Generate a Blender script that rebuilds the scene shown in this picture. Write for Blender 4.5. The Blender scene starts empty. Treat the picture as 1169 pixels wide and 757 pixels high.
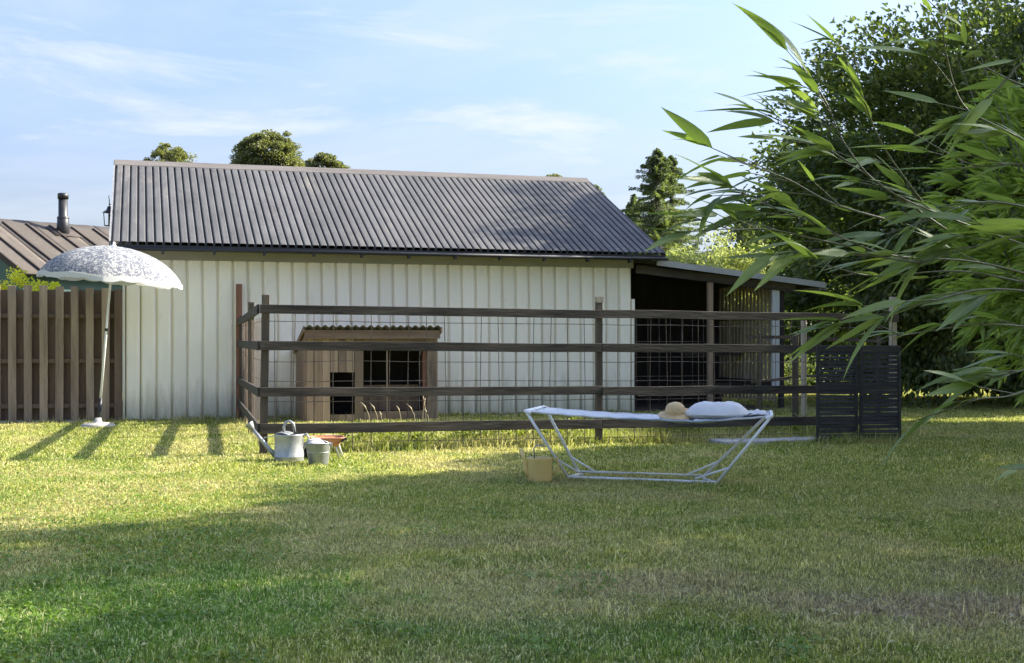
import bpy, bmesh, math, random
import numpy as np
from mathutils import Vector, Matrix, noise

random.seed(7)
RNG = np.random.default_rng(11)
C = bpy.context.scene.collection
SC = bpy.context.scene
R = math.radians
PI = math.pi

# ------------------------------------------------------------------ camera
F = 1430.0; CX = 584.5; HY = 388.0; H = 1.25
cam = bpy.data.cameras.new("camera"); camo = bpy.data.objects.new("camera", cam)
C.objects.link(camo); SC.camera = camo
camo.location = (0, 0, H); camo.rotation_euler = (R(90), 0, 0)
cam.sensor_width = 36; cam.lens = F / 1169 * 36
cam.shift_y = (HY - 378.5) / 1169
cam.clip_start = 0.05; cam.clip_end = 3000

# ------------------------------------------------------------------ light
SUN_EL = 32.7; SUN_AZ = 17.0          # azimuth measured from +X towards +Y
SKY_STRENGTH = 0.094
EXPOSURE = 2.15
sdir = Vector((math.cos(R(SUN_EL)) * math.cos(R(SUN_AZ)), math.cos(R(SUN_EL)) * math.sin(R(SUN_AZ)), math.sin(R(SUN_EL))))
sun = bpy.data.lights.new("sun", 'SUN'); suno = bpy.data.objects.new("sun", sun); C.objects.link(suno)
sun.energy = 3.5; sun.angle = R(0.6); sun.color = (1.0, 0.93, 0.80)
suno.rotation_euler = sdir.to_track_quat('Z', 'Y').to_euler(); suno.location = sdir * 60
SC.view_settings.view_transform = 'Standard'; SC.view_settings.look = 'None'
SC.view_settings.exposure = EXPOSURE; SC.view_settings.gamma = 1
SC.cycles.max_bounces = 8; SC.cycles.transparent_max_bounces = 12

W = bpy.data.worlds.new("World"); SC.world = W; W.use_nodes = True
nt = W.node_tree; nt.nodes.clear()
def N(t, typ, **k):
    n = t.nodes.new(typ)
    for a, b in k.items(): setattr(n, a, b)
    return n
sky = N(nt, 'ShaderNodeTexSky', sky_type='NISHITA'); sky.sun_disc = False
sky.sun_elevation = R(SUN_EL); sky.sun_rotation = R(90 - SUN_AZ)
sky.air_density = 1.0; sky.dust_density = 6.0; sky.ozone_density = 3.0
geo = N(nt, 'ShaderNodeTexCoord')
def cirrus(rot, scale, nscale, lo, hi, seed):
    mp = N(nt, 'ShaderNodeMapping'); mp.inputs['Rotation'].default_value = rot
    mp.inputs['Scale'].default_value = scale; mp.inputs['Location'].default_value = (seed, seed * .7, seed * .3)
    nz = N(nt, 'ShaderNodeTexNoise'); nz.inputs['Scale'].default_value = nscale
    nz.inputs['Detail'].default_value = 7; nz.inputs['Roughness'].default_value = .62; nz.inputs['Distortion'].default_value = .5
    mr = N(nt, 'ShaderNodeMapRange'); mr.interpolation_type = 'SMOOTHSTEP'
    mr.inputs['From Min'].default_value = lo; mr.inputs['From Max'].default_value = hi
    nt.links.new(geo.outputs['Generated'], mp.inputs['Vector']); nt.links.new(mp.outputs[0], nz.inputs['Vector'])
    nt.links.new(nz.outputs['Fac'], mr.inputs['Value'])
    return mr.outputs[0]
c1 = cirrus((0, R(-12), 0), (1.2, 1.2, 6.5), 2.1, .45, .68, 3.1)
c2 = cirrus((0, R(10), R(15)), (.8, .8, 2.2), 1.6, .40, .80, 8.3)
# veil: whiter sky low down
sp = N(nt, 'ShaderNodeSeparateXYZ'); nt.links.new(geo.outputs['Generated'], sp.inputs[0])
mv = N(nt, 'ShaderNodeMapRange'); mv.inputs['From Min'].default_value = 0.0; mv.inputs['From Max'].default_value = .42
mv.inputs['To Min'].default_value = .42; mv.inputs['To Max'].default_value = .0
nt.links.new(sp.outputs['Z'], mv.inputs['Value'])
mx = N(nt, 'ShaderNodeMath', operation='MAXIMUM'); nt.links.new(c1, mx.inputs[0])
m2 = N(nt, 'ShaderNodeMath', operation='MULTIPLY'); m2.inputs[1].default_value = .75; nt.links.new(c2, m2.inputs[0])
nt.links.new(m2.outputs[0], mx.inputs[1])
m3 = N(nt, 'ShaderNodeMath', operation='MULTIPLY'); m3.inputs[1].default_value = .75; nt.links.new(mx.outputs[0], m3.inputs[0])
ad = N(nt, 'ShaderNodeMath', operation='ADD'); ad.use_clamp = True
nt.links.new(m3.outputs[0], ad.inputs[0]); nt.links.new(mv.outputs[0], ad.inputs[1])
SKYTINT = (.60, .73, .97, 1)
mixc = N(nt, 'ShaderNodeMix', data_type='RGBA', blend_type='MIX')
mixc.inputs['B'].default_value = (2.15, 2.35, 2.65, 1)
CLOUD_NODE = mixc
gain = N(nt, 'ShaderNodeMix', data_type='RGBA', blend_type='MULTIPLY'); gain.inputs['Factor'].default_value = 1
gain.inputs['B'].default_value = SKYTINT
nt.links.new(sky.outputs[0], gain.inputs['A']); nt.links.new(gain.outputs['Result'], mixc.inputs['A'])
nt.links.new(ad.outputs[0], mixc.inputs['Factor'])
bg = N(nt, 'ShaderNodeBackground'); bg.inputs['Strength'].default_value = SKY_STRENGTH
out = N(nt, 'ShaderNodeOutputWorld')
nt.links.new(mixc.outputs['Result'], bg.inputs['Color']); nt.links.new(bg.outputs[0], out.inputs[0])

# ------------------------------------------------------------------ helpers
def P(px, py, Y): return Vector(((px - CX) / F * Y, Y, H - (py - HY) / F * Y))
def G(px, py):
    Y = H * F / (py - HY); return Vector(((px - CX) / F * Y, Y, 0))

class MB:
    def __init__(s): s.v = []; s.f = []; s.sm = []
    def box(s, x0, x1, y0, y1, z0, z1, M=None, jit=0):
        b = len(s.v)
        for z in (z0, z1):
            for x, y in ((x0, y0), (x1, y0), (x1, y1), (x0, y1)):
                p = Vector((x + random.uniform(-jit, jit), y, z + random.uniform(-jit, jit)))
                s.v.append(tuple(M @ p if M else p))
        for q in ((3, 2, 1, 0), (4, 5, 6, 7), (0, 1, 5, 4), (1, 2, 6, 5), (2, 3, 7, 6), (3, 0, 4, 7)):
            s.f.append([b + i for i in q]); s.sm.append(False)
        return s
    def bar(s, a, b, w, d, up=Vector((0, 0, 1)), segs=1, wob=0):
        a = Vector(a); b = Vector(b); t = (b - a).normalized()
        if abs(t.dot(up)) > .98: up = Vector((0, 1, 0))
        sd = t.cross(up).normalized(); u = sd.cross(t).normalized()
        rings = []
        for i in range(segs + 1):
            c = a.lerp(b, i / segs) + sd * random.uniform(-wob, wob) + u * random.uniform(-wob, wob)
            base = len(s.v)
            for e, g in ((-1, -1), (1, -1), (1, 1), (-1, 1)):
                s.v.append(tuple(c + sd * e * w / 2 + u * g * d / 2))
            rings.append(base)
        for i in range(segs):
            p, q = rings[i], rings[i + 1]
            for k in range(4):
                s.f.append([p + k, p + (k + 1) % 4, q + (k + 1) % 4, q + k]); s.sm.append(False)
        s.f.append([rings[0] + k for k in (3, 2, 1, 0)]); s.sm.append(False)
        s.f.append([rings[-1] + k for k in range(4)]); s.sm.append(False)
        return s
    def tube(s, pts, r, n=8, caps=True):
        pts = [Vector(p) for p in pts]; rr = r if isinstance(r, (list, tuple)) else [r] * len(pts)
        rings = []; up = Vector((0.01, .02, 1))
        prev = None
        for i, p in enumerate(pts):
            t = (pts[min(i + 1, len(pts) - 1)] - pts[max(i - 1, 0)]).normalized()
            if prev is None:
                sd = t.cross(up)
                if sd.length < .2: sd = t.cross(Vector((1, 0, 0)))
                sd.normalize()
            else:
                sd = (prev - t * prev.dot(t)).normalized()
            prev = sd; u = sd.cross(t)
            rings.append(len(s.v))
            for k in range(n):
                a = 2 * PI * k / n
                s.v.append(tuple(p + (sd * math.cos(a) + u * math.sin(a)) * rr[i]))
        for i in range(len(pts) - 1):
            for k in range(n):
                s.f.append([rings[i] + k, rings[i] + (k + 1) % n, rings[i + 1] + (k + 1) % n, rings[i + 1] + k]); s.sm.append(True)
        if caps:
            s.f.append([rings[0] + k for k in range(n)][::-1]); s.sm.append(False)
            s.f.append([rings[-1] + k for k in range(n)]); s.sm.append(False)
        return s
    def lathe(s, prof, c=(0, 0, 0), n=32, ax=(0, 0, 1), caps=False):
        q = Vector(ax).to_track_quat('Z', 'Y'); c = Vector(c); rings = []
        for r, z in prof:
            rings.append(len(s.v))
            for k in range(n):
                a = 2 * PI * k / n
                s.v.append(tuple(c + q @ Vector((r * math.cos(a), r * math.sin(a), z))))
        for i in range(len(prof) - 1):
            for k in range(n):
                s.f.append([rings[i] + k, rings[i] + (k + 1) % n, rings[i + 1] + (k + 1) % n, rings[i + 1] + k]); s.sm.append(True)
        if caps:
            s.f.append([rings[0] + k for k in range(n)][::-1]); s.sm.append(False)
            s.f.append([rings[-1] + k for k in range(n)]); s.sm.append(False)
        return s
    def grid(s, fn, nu, nv, smooth=True):
        b = len(s.v)
        for j in range(nv + 1):
            for i in range(nu + 1): s.v.append(tuple(fn(i / nu, j / nv)))
        for j in range(nv):
            for i in range(nu):
                a = b + j * (nu + 1) + i
                s.f.append([a, a + 1, a + nu + 2, a + nu + 1]); s.sm.append(smooth)
        return s
    def data(s, name, mat):
        me = bpy.data.meshes.new(name); me.from_pydata(s.v, [], s.f)
        me.polygons.foreach_set('use_smooth', s.sm); me.update()
        if mat: me.materials.append(mat)
        return me
    def build(s, name, mat, parent=None, bevel=0, solid=0, loc=None):
        o = bpy.data.objects.new(name, s.data(name, mat)); C.objects.link(o)
        if parent: o.parent = parent
        if loc is not None: o.location = loc
        if solid:
            m = o.modifiers.new('solid', 'SOLIDIFY'); m.thickness = solid; m.offset = 0
        if bevel:
            m = o.modifiers.new('bevel', 'BEVEL'); m.width = bevel; m.segments = 1; m.limit_method = 'ANGLE'
        return o

def tag(o, label, cat, group=None, kind=None):
    o['label'] = label; o['category'] = cat
    if group: o['group'] = group
    if kind: o['kind'] = kind
    return o
def empty(name, loc, rz, label, cat, group=None):
    o = bpy.data.objects.new(name, None); C.objects.link(o)
    o.location = loc; o.rotation_euler = (0, 0, rz); o.empty_display_size = .2
    return tag(o, label, cat, group)
def share(o, name, parent, loc=(0, 0, 0), rot=(0, 0, 0), scale=(1, 1, 1)):
    c = o.copy(); c.name = name; C.objects.link(c); c.parent = parent
    c.location = loc; c.rotation_euler = rot; c.scale = scale
    return c

# ------------------------------------------------------------------ materials
def mat(name, c1, c2=None, scale=8, rough=.8, bump=.2, bscale=None, stretch=(1, 1, 1), metal=0, detail=6, c3=None, c3lo=.6, c3hi=.75, coord='Object', spec=.5, s3=None, var=.14):
    m = bpy.data.materials.new(name); m.use_nodes = True; t = m.node_tree
    p = t.nodes['Principled BSDF']; p.inputs['Roughness'].default_value = rough; p.inputs['Metallic'].default_value = metal
    p.inputs['Specular IOR Level'].default_value = spec
    tc = N(t, 'ShaderNodeTexCoord'); mp = N(t, 'ShaderNodeMapping'); mp.inputs['Scale'].default_value = stretch
    if coord == 'World':
        g = N(t, 'ShaderNodeNewGeometry'); t.links.new(g.outputs['Position'], mp.inputs['Vector'])
    else: t.links.new(tc.outputs[coord], mp.inputs['Vector'])
    oi = N(t, 'ShaderNodeObjectInfo')
    addv = N(t, 'ShaderNodeVectorMath', operation='ADD'); t.links.new(mp.outputs[0], addv.inputs[0])
    mul = N(t, 'ShaderNodeMath', operation='MULTIPLY'); mul.inputs[1].default_value = 37 if coord == 'Object' else 0
    t.links.new(oi.outputs['Random'], mul.inputs[0]); t.links.new(mul.outputs[0], addv.inputs[1])
    nz = N(t, 'ShaderNodeTexNoise'); nz.inputs['Scale'].default_value = scale; nz.inputs['Detail'].default_value = detail; nz.inputs['Roughness'].default_value = .65
    t.links.new(addv.outputs[0], nz.inputs['Vector'])
    mr = N(t, 'ShaderNodeMapRange'); mr.inputs['From Min'].default_value = .32; mr.inputs['From Max'].default_value = .68
    t.links.new(nz.outputs['Fac'], mr.inputs['Value'])
    mix = N(t, 'ShaderNodeMix', data_type='RGBA'); mix.inputs['A'].default_value = (*c1, 1); mix.inputs['B'].default_value = (*(c2 or c1), 1)
    t.links.new(mr.outputs[0], mix.inputs['Factor']); res = mix.outputs['Result']
    if c3:
        n3 = N(t, 'ShaderNodeTexNoise'); n3.inputs['Scale'].default_value = s3 or scale * .35; n3.inputs['Detail'].default_value = 8
        n3.inputs['Roughness'].default_value = .7; t.links.new(addv.outputs[0], n3.inputs['Vector'])
        r3 = N(t, 'ShaderNodeMapRange'); r3.inputs['From Min'].default_value = c3lo; r3.inputs['From Max'].default_value = c3hi
        t.links.new(n3.outputs['Fac'], r3.inputs['Value'])
        x3 = N(t, 'ShaderNodeMix', data_type='RGBA'); x3.inputs['B'].default_value = (*c3, 1)
        t.links.new(r3.outputs[0], x3.inputs['Factor']); t.links.new(res, x3.inputs['A']); res = x3.outputs['Result']
    # brightness differs a little from piece to piece
    hs = N(t, 'ShaderNodeHueSaturation'); mr2 = N(t, 'ShaderNodeMapRange'); mr2.inputs['To Min'].default_value = 1 - var; mr2.inputs['To Max'].default_value = 1 + var
    t.links.new(oi.outputs['Random'], mr2.inputs['Value']); t.links.new(mr2.outputs[0], hs.inputs['Value']); t.links.new(res, hs.inputs['Color'])
    t.links.new(hs.outputs[0], p.inputs['Base Color'])
    if bump:
        nb = N(t, 'ShaderNodeTexNoise'); nb.inputs['Scale'].default_value = bscale or scale * 3; nb.inputs['Detail'].default_value = 5
        t.links.new(addv.outputs[0], nb.inputs['Vector'])
        bp = N(t, 'ShaderNodeBump'); bp.inputs['Strength'].default_value = bump; bp.inputs['Distance'].default_value = .01
        t.links.new(nb.outputs['Fac'], bp.inputs['Height']); t.links.new(bp.outputs[0], p.inputs['Normal'])
    return m

def leafmat(name, cols, trans=.35, rough=.5, tcol=None, wscale=.6, spec=.4):
    m = bpy.data.materials.new(name); m.use_nodes = True; t = m.node_tree
    p = t.nodes['Principled BSDF']; p.inputs['Roughness'].default_value = rough; p.inputs['Specular IOR Level'].default_value = spec
    g = N(t, 'ShaderNodeNewGeometry'); oi = N(t, 'ShaderNodeObjectInfo')
    nz = N(t, 'ShaderNodeTexNoise'); nz.inputs['Scale'].default_value = wscale; nz.inputs['Detail'].default_value = 3
    t.links.new(g.outputs['Position'], nz.inputs['Vector'])
    a = N(t, 'ShaderNodeMath', operation='MULTIPLY_ADD'); a.inputs[1].default_value = .55
    b = N(t, 'ShaderNodeMath', operation='MULTIPLY_ADD'); b.inputs[1].default_value = .9; b.inputs[2].default_value = -.22
    t.links.new(nz.outputs['Fac'], b.inputs[0]); t.links.new(g.outputs['Random Per Island'], a.inputs[0]); t.links.new(b.outputs[0], a.inputs[2])
    c = N(t, 'ShaderNodeMath', operation='MULTIPLY_ADD'); c.inputs[1].default_value = .25; t.links.new(oi.outputs['Random'], c.inputs[0]); t.links.new(a.outputs[0], c.inputs[2])
    r = N(t, 'ShaderNodeValToRGB'); e = r.color_ramp.elements
    e[0].position = .12; e[0].color = (*cols[0], 1); e[1].position = .92; e[1].color = (*cols[-1], 1)
    for i, cc in enumerate(cols[1:-1]):
        x = e.new(.12 + .8 * (i + 1) / (len(cols) - 1)); x.color = (*cc, 1)
    t.links.new(c.outputs[0], r.inputs[0]); t.links.new(r.outputs[0], p.inputs['Base Color'])
    tr = N(t, 'ShaderNodeBsdfTranslucent'); hs = N(t, 'ShaderNodeMix', data_type='RGBA', blend_type='MULTIPLY')
    hs.inputs['Factor'].default_value = 1; hs.inputs['B'].default_value = (*(tcol or (1.5, 1.6, .5)), 1)
    t.links.new(r.outputs[0], hs.inputs['A']); t.links.new(hs.outputs['Result'], tr.inputs['Color'])
    ms = N(t, 'ShaderNodeMixShader'); ms.inputs[0].default_value = trans
    t.links.new(p.outputs[0], ms.inputs[1]); t.links.new(tr.outputs[0], ms.inputs[2])
    t.links.new(ms.outputs[0], t.nodes['Material Output'].inputs[0])
    return m

M = {}
M['wall'] = mat('white_board', (.82, .77, .64), (.88, .83, .70), 3, .55, .15, 40, (1, 1, .25), var=.05, c3=(.60, .57, .47), c3lo=.6, c3hi=.9, s3=6)
def dirty_foot(m):
    t = m.node_tree; p = t.nodes['Principled BSDF']; src = p.inputs['Base Color'].links[0].from_socket
    g = N(t, 'ShaderNodeNewGeometry'); sp_ = N(t, 'ShaderNodeSeparateXYZ'); t.links.new(g.outputs['Position'], sp_.inputs[0])
    mp = N(t, 'ShaderNodeMapping'); mp.inputs['Scale'].default_value = (9, 9, 1.2); t.links.new(g.outputs['Position'], mp.inputs['Vector'])
    nz = N(t, 'ShaderNodeTexNoise'); nz.inputs['Scale'].default_value = 1.0; nz.inputs['Detail'].default_value = 8; nz.inputs['Roughness'].default_value = .7; t.links.new(mp.outputs[0], nz.inputs['Vector'])
    a = N(t, 'ShaderNodeMath', operation='MULTIPLY_ADD'); a.inputs[1].default_value = -1.1; t.links.new(nz.outputs['Fac'], a.inputs[0]); t.links.new(sp_.outputs['Z'], a.inputs[2])
    r = N(t, 'ShaderNodeMapRange'); r.inputs['From Min'].default_value = -.55; r.inputs['From Max'].default_value = .05; r.inputs['To Min'].default_value = .75; r.inputs['To Max'].default_value = 0; t.links.new(a.outputs[0], r.inputs['Value'])
    x = N(t, 'ShaderNodeMix', data_type='RGBA'); x.inputs['B'].default_value = (.30, .30, .20, 1); t.links.new(r.outputs[0], x.inputs['Factor']); t.links.new(src, x.inputs['A'])
    v = N(t, 'ShaderNodeTexVoronoi'); v.inputs['Scale'].default_value = 2.4; t.links.new(g.outputs['Position'], v.inputs['Vector'])
    r3 = N(t, 'ShaderNodeMapRange'); r3.inputs['From Min'].default_value = .012; r3.inputs['From Max'].default_value = .035; r3.inputs['To Min'].default_value = .6; r3.inputs['To Max'].default_value = 0; t.links.new(v.outputs['Distance'], r3.inputs['Value'])
    x2 = N(t, 'ShaderNodeMix', data_type='RGBA'); x2.inputs['B'].default_value = (.28, .20, .13, 1); t.links.new(r3.outputs[0], x2.inputs['Factor']); t.links.new(x.outputs['Result'], x2.inputs['A'])
    t.links.new(x2.outputs['Result'], p.inputs['Base Color'])
dirty_foot(M['wall'])
M['frieze'] = mat('grey_olive_board', (.26, .26, .21), (.32, .31, .25), 5, .7, .2, 40, (.2, 1, 1))
M['black'] = mat('black_trim', (.012, .012, .014), (.02, .02, .022), 6, .5, .1)
M['roof'] = mat('dark_roof_sheet', (.060, .058, .058), (.104, .100, .098), 5, .8, .25, 60, (1, .25, .25), c3=(.19, .17, .14), c3lo=.57, c3hi=.8, s3=2.2)
M['ridge'] = mat('ridge_board', (.085, .074, .065), (.135, .118, .104), 4, .8, .3, 40, (.3, 1, 1))
M['verge'] = mat('pale_verge', (.17, .17, .17), (.24, .24, .24), 6, .6, .1)
M['rail'] = mat('weathered_dark_rail', (.014, .011, .008), (.080, .066, .050), 11, .85, .5, 50, (.12, 1, 1), c3=(.15, .14, .115), c3lo=.56, c3hi=.8, s3=9)
M['post'] = mat('weathered_post', (.045, .034, .024), (.11, .085, .06), 9, .85, .5, 50, (1, 1, .12), c3=(.10, .11, .05), c3lo=.58, c3hi=.8)
M['paling'] = mat('grey_brown_paling', (.20, .145, .10), (.38, .295, .21), 9, .9, .5, 60, (1, 1, .1), c3=(.12, .12, .08), c3lo=.55, c3hi=.75, var=.22)
M['palingb'] = mat('brown_paling', (.10, .066, .044), (.17, .118, .08), 9, .9, .4, 60, (1, 1, .1))
M['coop'] = mat('bare_grey_plank', (.20, .14, .092), (.35, .26, .18), 8, .9, .5, 60, (1, 1, .1), c3=(.10, .08, .06), c3lo=.54, c3hi=.72, s3=6, var=.32)
M['coopx'] = mat('grey_plank_lying', (.17, .115, .078), (.29, .21, .15), 8, .9, .5, 60, (.1, 1, 1), c3=(.10, .08, .06), c3lo=.56, c3hi=.75, s3=6)
M['fresh'] = mat('pale_timber', (.30, .25, .18), (.40, .34, .26), 8, .85, .3, 60, (1, 1, .1))
M['rusty'] = mat('red_brown_board', (.17, .075, .045), (.27, .13, .08), 8, .9, .4, 60, (1, 1, .1))
M['wire'] = mat('rusty_wire', (.09, .065, .05), (.2, .16, .13), 12, .6, 0, metal=.3)
M['zinc'] = mat('galvanised_zinc', (.27, .28, .28), (.42, .43, .43), 14, .42, .1, 40, metal=.55, c3=(.28, .29, .28), c3lo=.55, c3hi=.75, s3=9)
M['white_steel'] = mat('white_enamel_tube', (.70, .70, .68), (.78, .78, .76), 12, .4, .05)
M['cream'] = mat('cream_yellow_plastic', (.66, .48, .16), (.74, .56, .22), 5, .45, .05)
M['straw'] = mat('plaited_straw', (.52, .36, .17), (.70, .52, .29), 60, .85, .5, 220)
M['felt'] = mat('brown_roofing_felt', (.060, .048, .038), (.098, .080, .062), 60, .95, .5, 150, c3=(.14, .115, .09), c3lo=.52, c3hi=.8, s3=1.6)
M['feltbat'] = mat('dark_felt_batten', (.035, .025, .02), (.06, .045, .035), 20, .9, .2)
M['green'] = mat('green_painted_board', (.02, .055, .045), (.035, .08, .065), 6, .6, .2, 60, (1, 1, .1))
M['flue'] = mat('black_flue_pipe', (.03, .03, .033), (.06, .055, .055), 8, .45, .1, metal=.3)
M['dark'] = mat('near_black_board', (.018, .015, .013), (.035, .03, .026), 8, .9, .3, 60, (1, 1, .1))  # puts the lean-to's interior shade into the board colour; the black post shares it
M['screen'] = mat('black_stained_slat', (.015, .014, .014), (.040, .037, .035), 12, .85, .3, 60, (.2, 1, 1))
M['greyedge'] = mat('grey_roof_edge', (.30, .31, .30), (.40, .41, .40), 4, .7, .2, 40, (.3, 1, 1))
M['palepost'] = mat('pale_blue_grey_board', (.40, .43, .45), (.50, .52, .53), 6, .7, .2, 40, (1, 1, .2))
M['concrete'] = mat('pale_concrete', (.36, .34, .31), (.50, .48, .44), 8, .9, .4, 60)
M['terracotta'] = mat('terracotta_red', (.45, .17, .09), (.56, .25, .15), 12, .7, .2)
M['bark'] = mat('bark', (.05, .038, .028), (.12, .10, .08), 10, .95, .8, 18, (1, 1, .25))
M['soil'] = mat('dark_soil', (.05, .04, .028), (.10, .08, .055), 14, .95, .6, 60)
M['leafdark'] = leafmat('dark_tree_leaf', [(.045, .066, .030), (.080, .110, .044), (.14, .175, .065), (.30, .33, .16)], .45, .42)
M['leafhedge'] = leafmat('hedge_leaf', [(.032, .058, .020), (.065, .105, .032), (.13, .18, .055)], .42, .5)
M['leafolive'] = leafmat('olive_tree_leaf', [(.085, .095, .05), (.145, .155, .08), (.22, .22, .13)], .35, .6)
M['leafpale'] = leafmat('pale_shrub_leaf', [(.20, .24, .11), (.32, .35, .17), (.48, .50, .32)], .35, .6)
M['leafyellow'] = leafmat('golden_shrub_leaf', [(.50, .48, .05), (.68, .64, .08), (.80, .76, .16)], .5, .6)
M['needle'] = leafmat('spruce_needles', [(.055, .075, .042), (.10, .13, .065), (.17, .20, .10)], .4, .6)
M['bamboo'] = leafmat('bamboo_leaf', [(.075, .115, .05), (.12, .165, .065), (.17, .225, .08), (.27, .32, .12)], .42, .36, wscale=2.5, tcol=(1.1, 1.3, .45), spec=.4)
M['bamboo_vein'] = M['bamboo'].copy(); M['bamboo_vein'].name = 'bamboo_leaf_veined'
def veins(m):
    t = m.node_tree; p = t.nodes['Principled BSDF']; src = p.inputs['Base Color'].links[0].from_socket
    tc = N(t, 'ShaderNodeTexCoord'); sp_ = N(t, 'ShaderNodeSeparateXYZ'); t.links.new(tc.outputs['Object'], sp_.inputs[0])
    ab = N(t, 'ShaderNodeMath', operation='ABSOLUTE'); t.links.new(sp_.outputs['X'], ab.inputs[0])
    r1 = N(t, 'ShaderNodeMapRange'); r1.inputs['From Min'].default_value = .003; r1.inputs['From Max'].default_value = .008; r1.inputs['To Min'].default_value = .55; r1.inputs['To Max'].default_value = 0
    t.links.new(ab.outputs[0], r1.inputs['Value'])
    wv = N(t, 'ShaderNodeMath', operation='SINE'); ml = N(t, 'ShaderNodeMath', operation='MULTIPLY'); ml.inputs[1].default_value = 420; t.links.new(sp_.outputs['X'], ml.inputs[0]); t.links.new(ml.outputs[0], wv.inputs[0])
    m1 = N(t, 'ShaderNodeMix', data_type='RGBA'); m1.inputs['B'].default_value = (.38, .42, .20, 1); t.links.new(r1.outputs[0], m1.inputs['Factor']); t.links.new(src, m1.inputs['A'])
    nz_ = N(t, 'ShaderNodeTexNoise'); nz_.inputs['Scale'].default_value = 9; t.links.new(tc.outputs['Object'], nz_.inputs['Vector'])
    oi = N(t, 'ShaderNodeObjectInfo'); ad_ = N(t, 'ShaderNodeMath', operation='MULTIPLY_ADD'); ad_.inputs[1].default_value = .35; t.links.new(oi.outputs['Random'], ad_.inputs[0]); t.links.new(sp_.outputs['Y'], ad_.inputs[2])
    a2 = N(t, 'ShaderNodeMath', operation='MULTIPLY_ADD'); a2.inputs[1].default_value = .3; t.links.new(nz_.outputs['Fac'], a2.inputs[0]); t.links.new(ad_.outputs[0], a2.inputs[2])
    r2 = N(t, 'ShaderNodeMapRange'); r2.inputs['From Min'].default_value = 1.36; r2.inputs['From Max'].default_value = 1.46; r2.inputs['To Max'].default_value = .85; t.links.new(a2.outputs[0], r2.inputs['Value'])
    m2_ = N(t, 'ShaderNodeMix', data_type='RGBA'); m2_.inputs['B'].default_value = (.36, .27, .13, 1); t.links.new(r2.outputs[0], m2_.inputs['Factor']); t.links.new(m1.outputs['Result'], m2_.inputs['A'])
    t.links.new(m2_.outputs['Result'], p.inputs['Base Color'])
    bp = N(t, 'ShaderNodeBump'); bp.inputs['Strength'].default_value = .25; bp.inputs['Distance'].default_value = .002; t.links.new(wv.outputs[0], bp.inputs['Height']); t.links.new(bp.outputs[0], p.inputs['Normal'])
veins(M['bamboo_vein'])
M['bamboofine'] = leafmat('bamboo_fine_leaf', [(.15, .22, .06), (.25, .33, .10), (.38, .46, .17)], .5, .4, wscale=1.5)
M['cane'] = mat('bamboo_cane', (.055, .065, .022), (.10, .09, .04), 12, .5, .1)
M['weed'] = leafmat('weed_leaf', [(.09, .13, .03), (.16, .19, .045), (.26, .27, .07)], .35, .6, wscale=1.2)
M['clover'] = leafmat('clover_leaf', [(.09, .16, .025), (.14, .23, .035), (.20, .30, .05)], .3, .5, wscale=1.5)
M['stalk'] = leafmat('dry_seed_stalk', [(.50, .43, .32), (.66, .58, .44)], .2, .8)
M['glass'] = mat('lantern_glass', (.6, .62, .62), (.7, .7, .7), 4, .1, 0)
M['fallen'] = leafmat('fallen_leaf', [(.22, .15, .06), (.42, .34, .17), (.55, .50, .30), (.34, .36, .12)], .2, .7, wscale=9)

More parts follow.
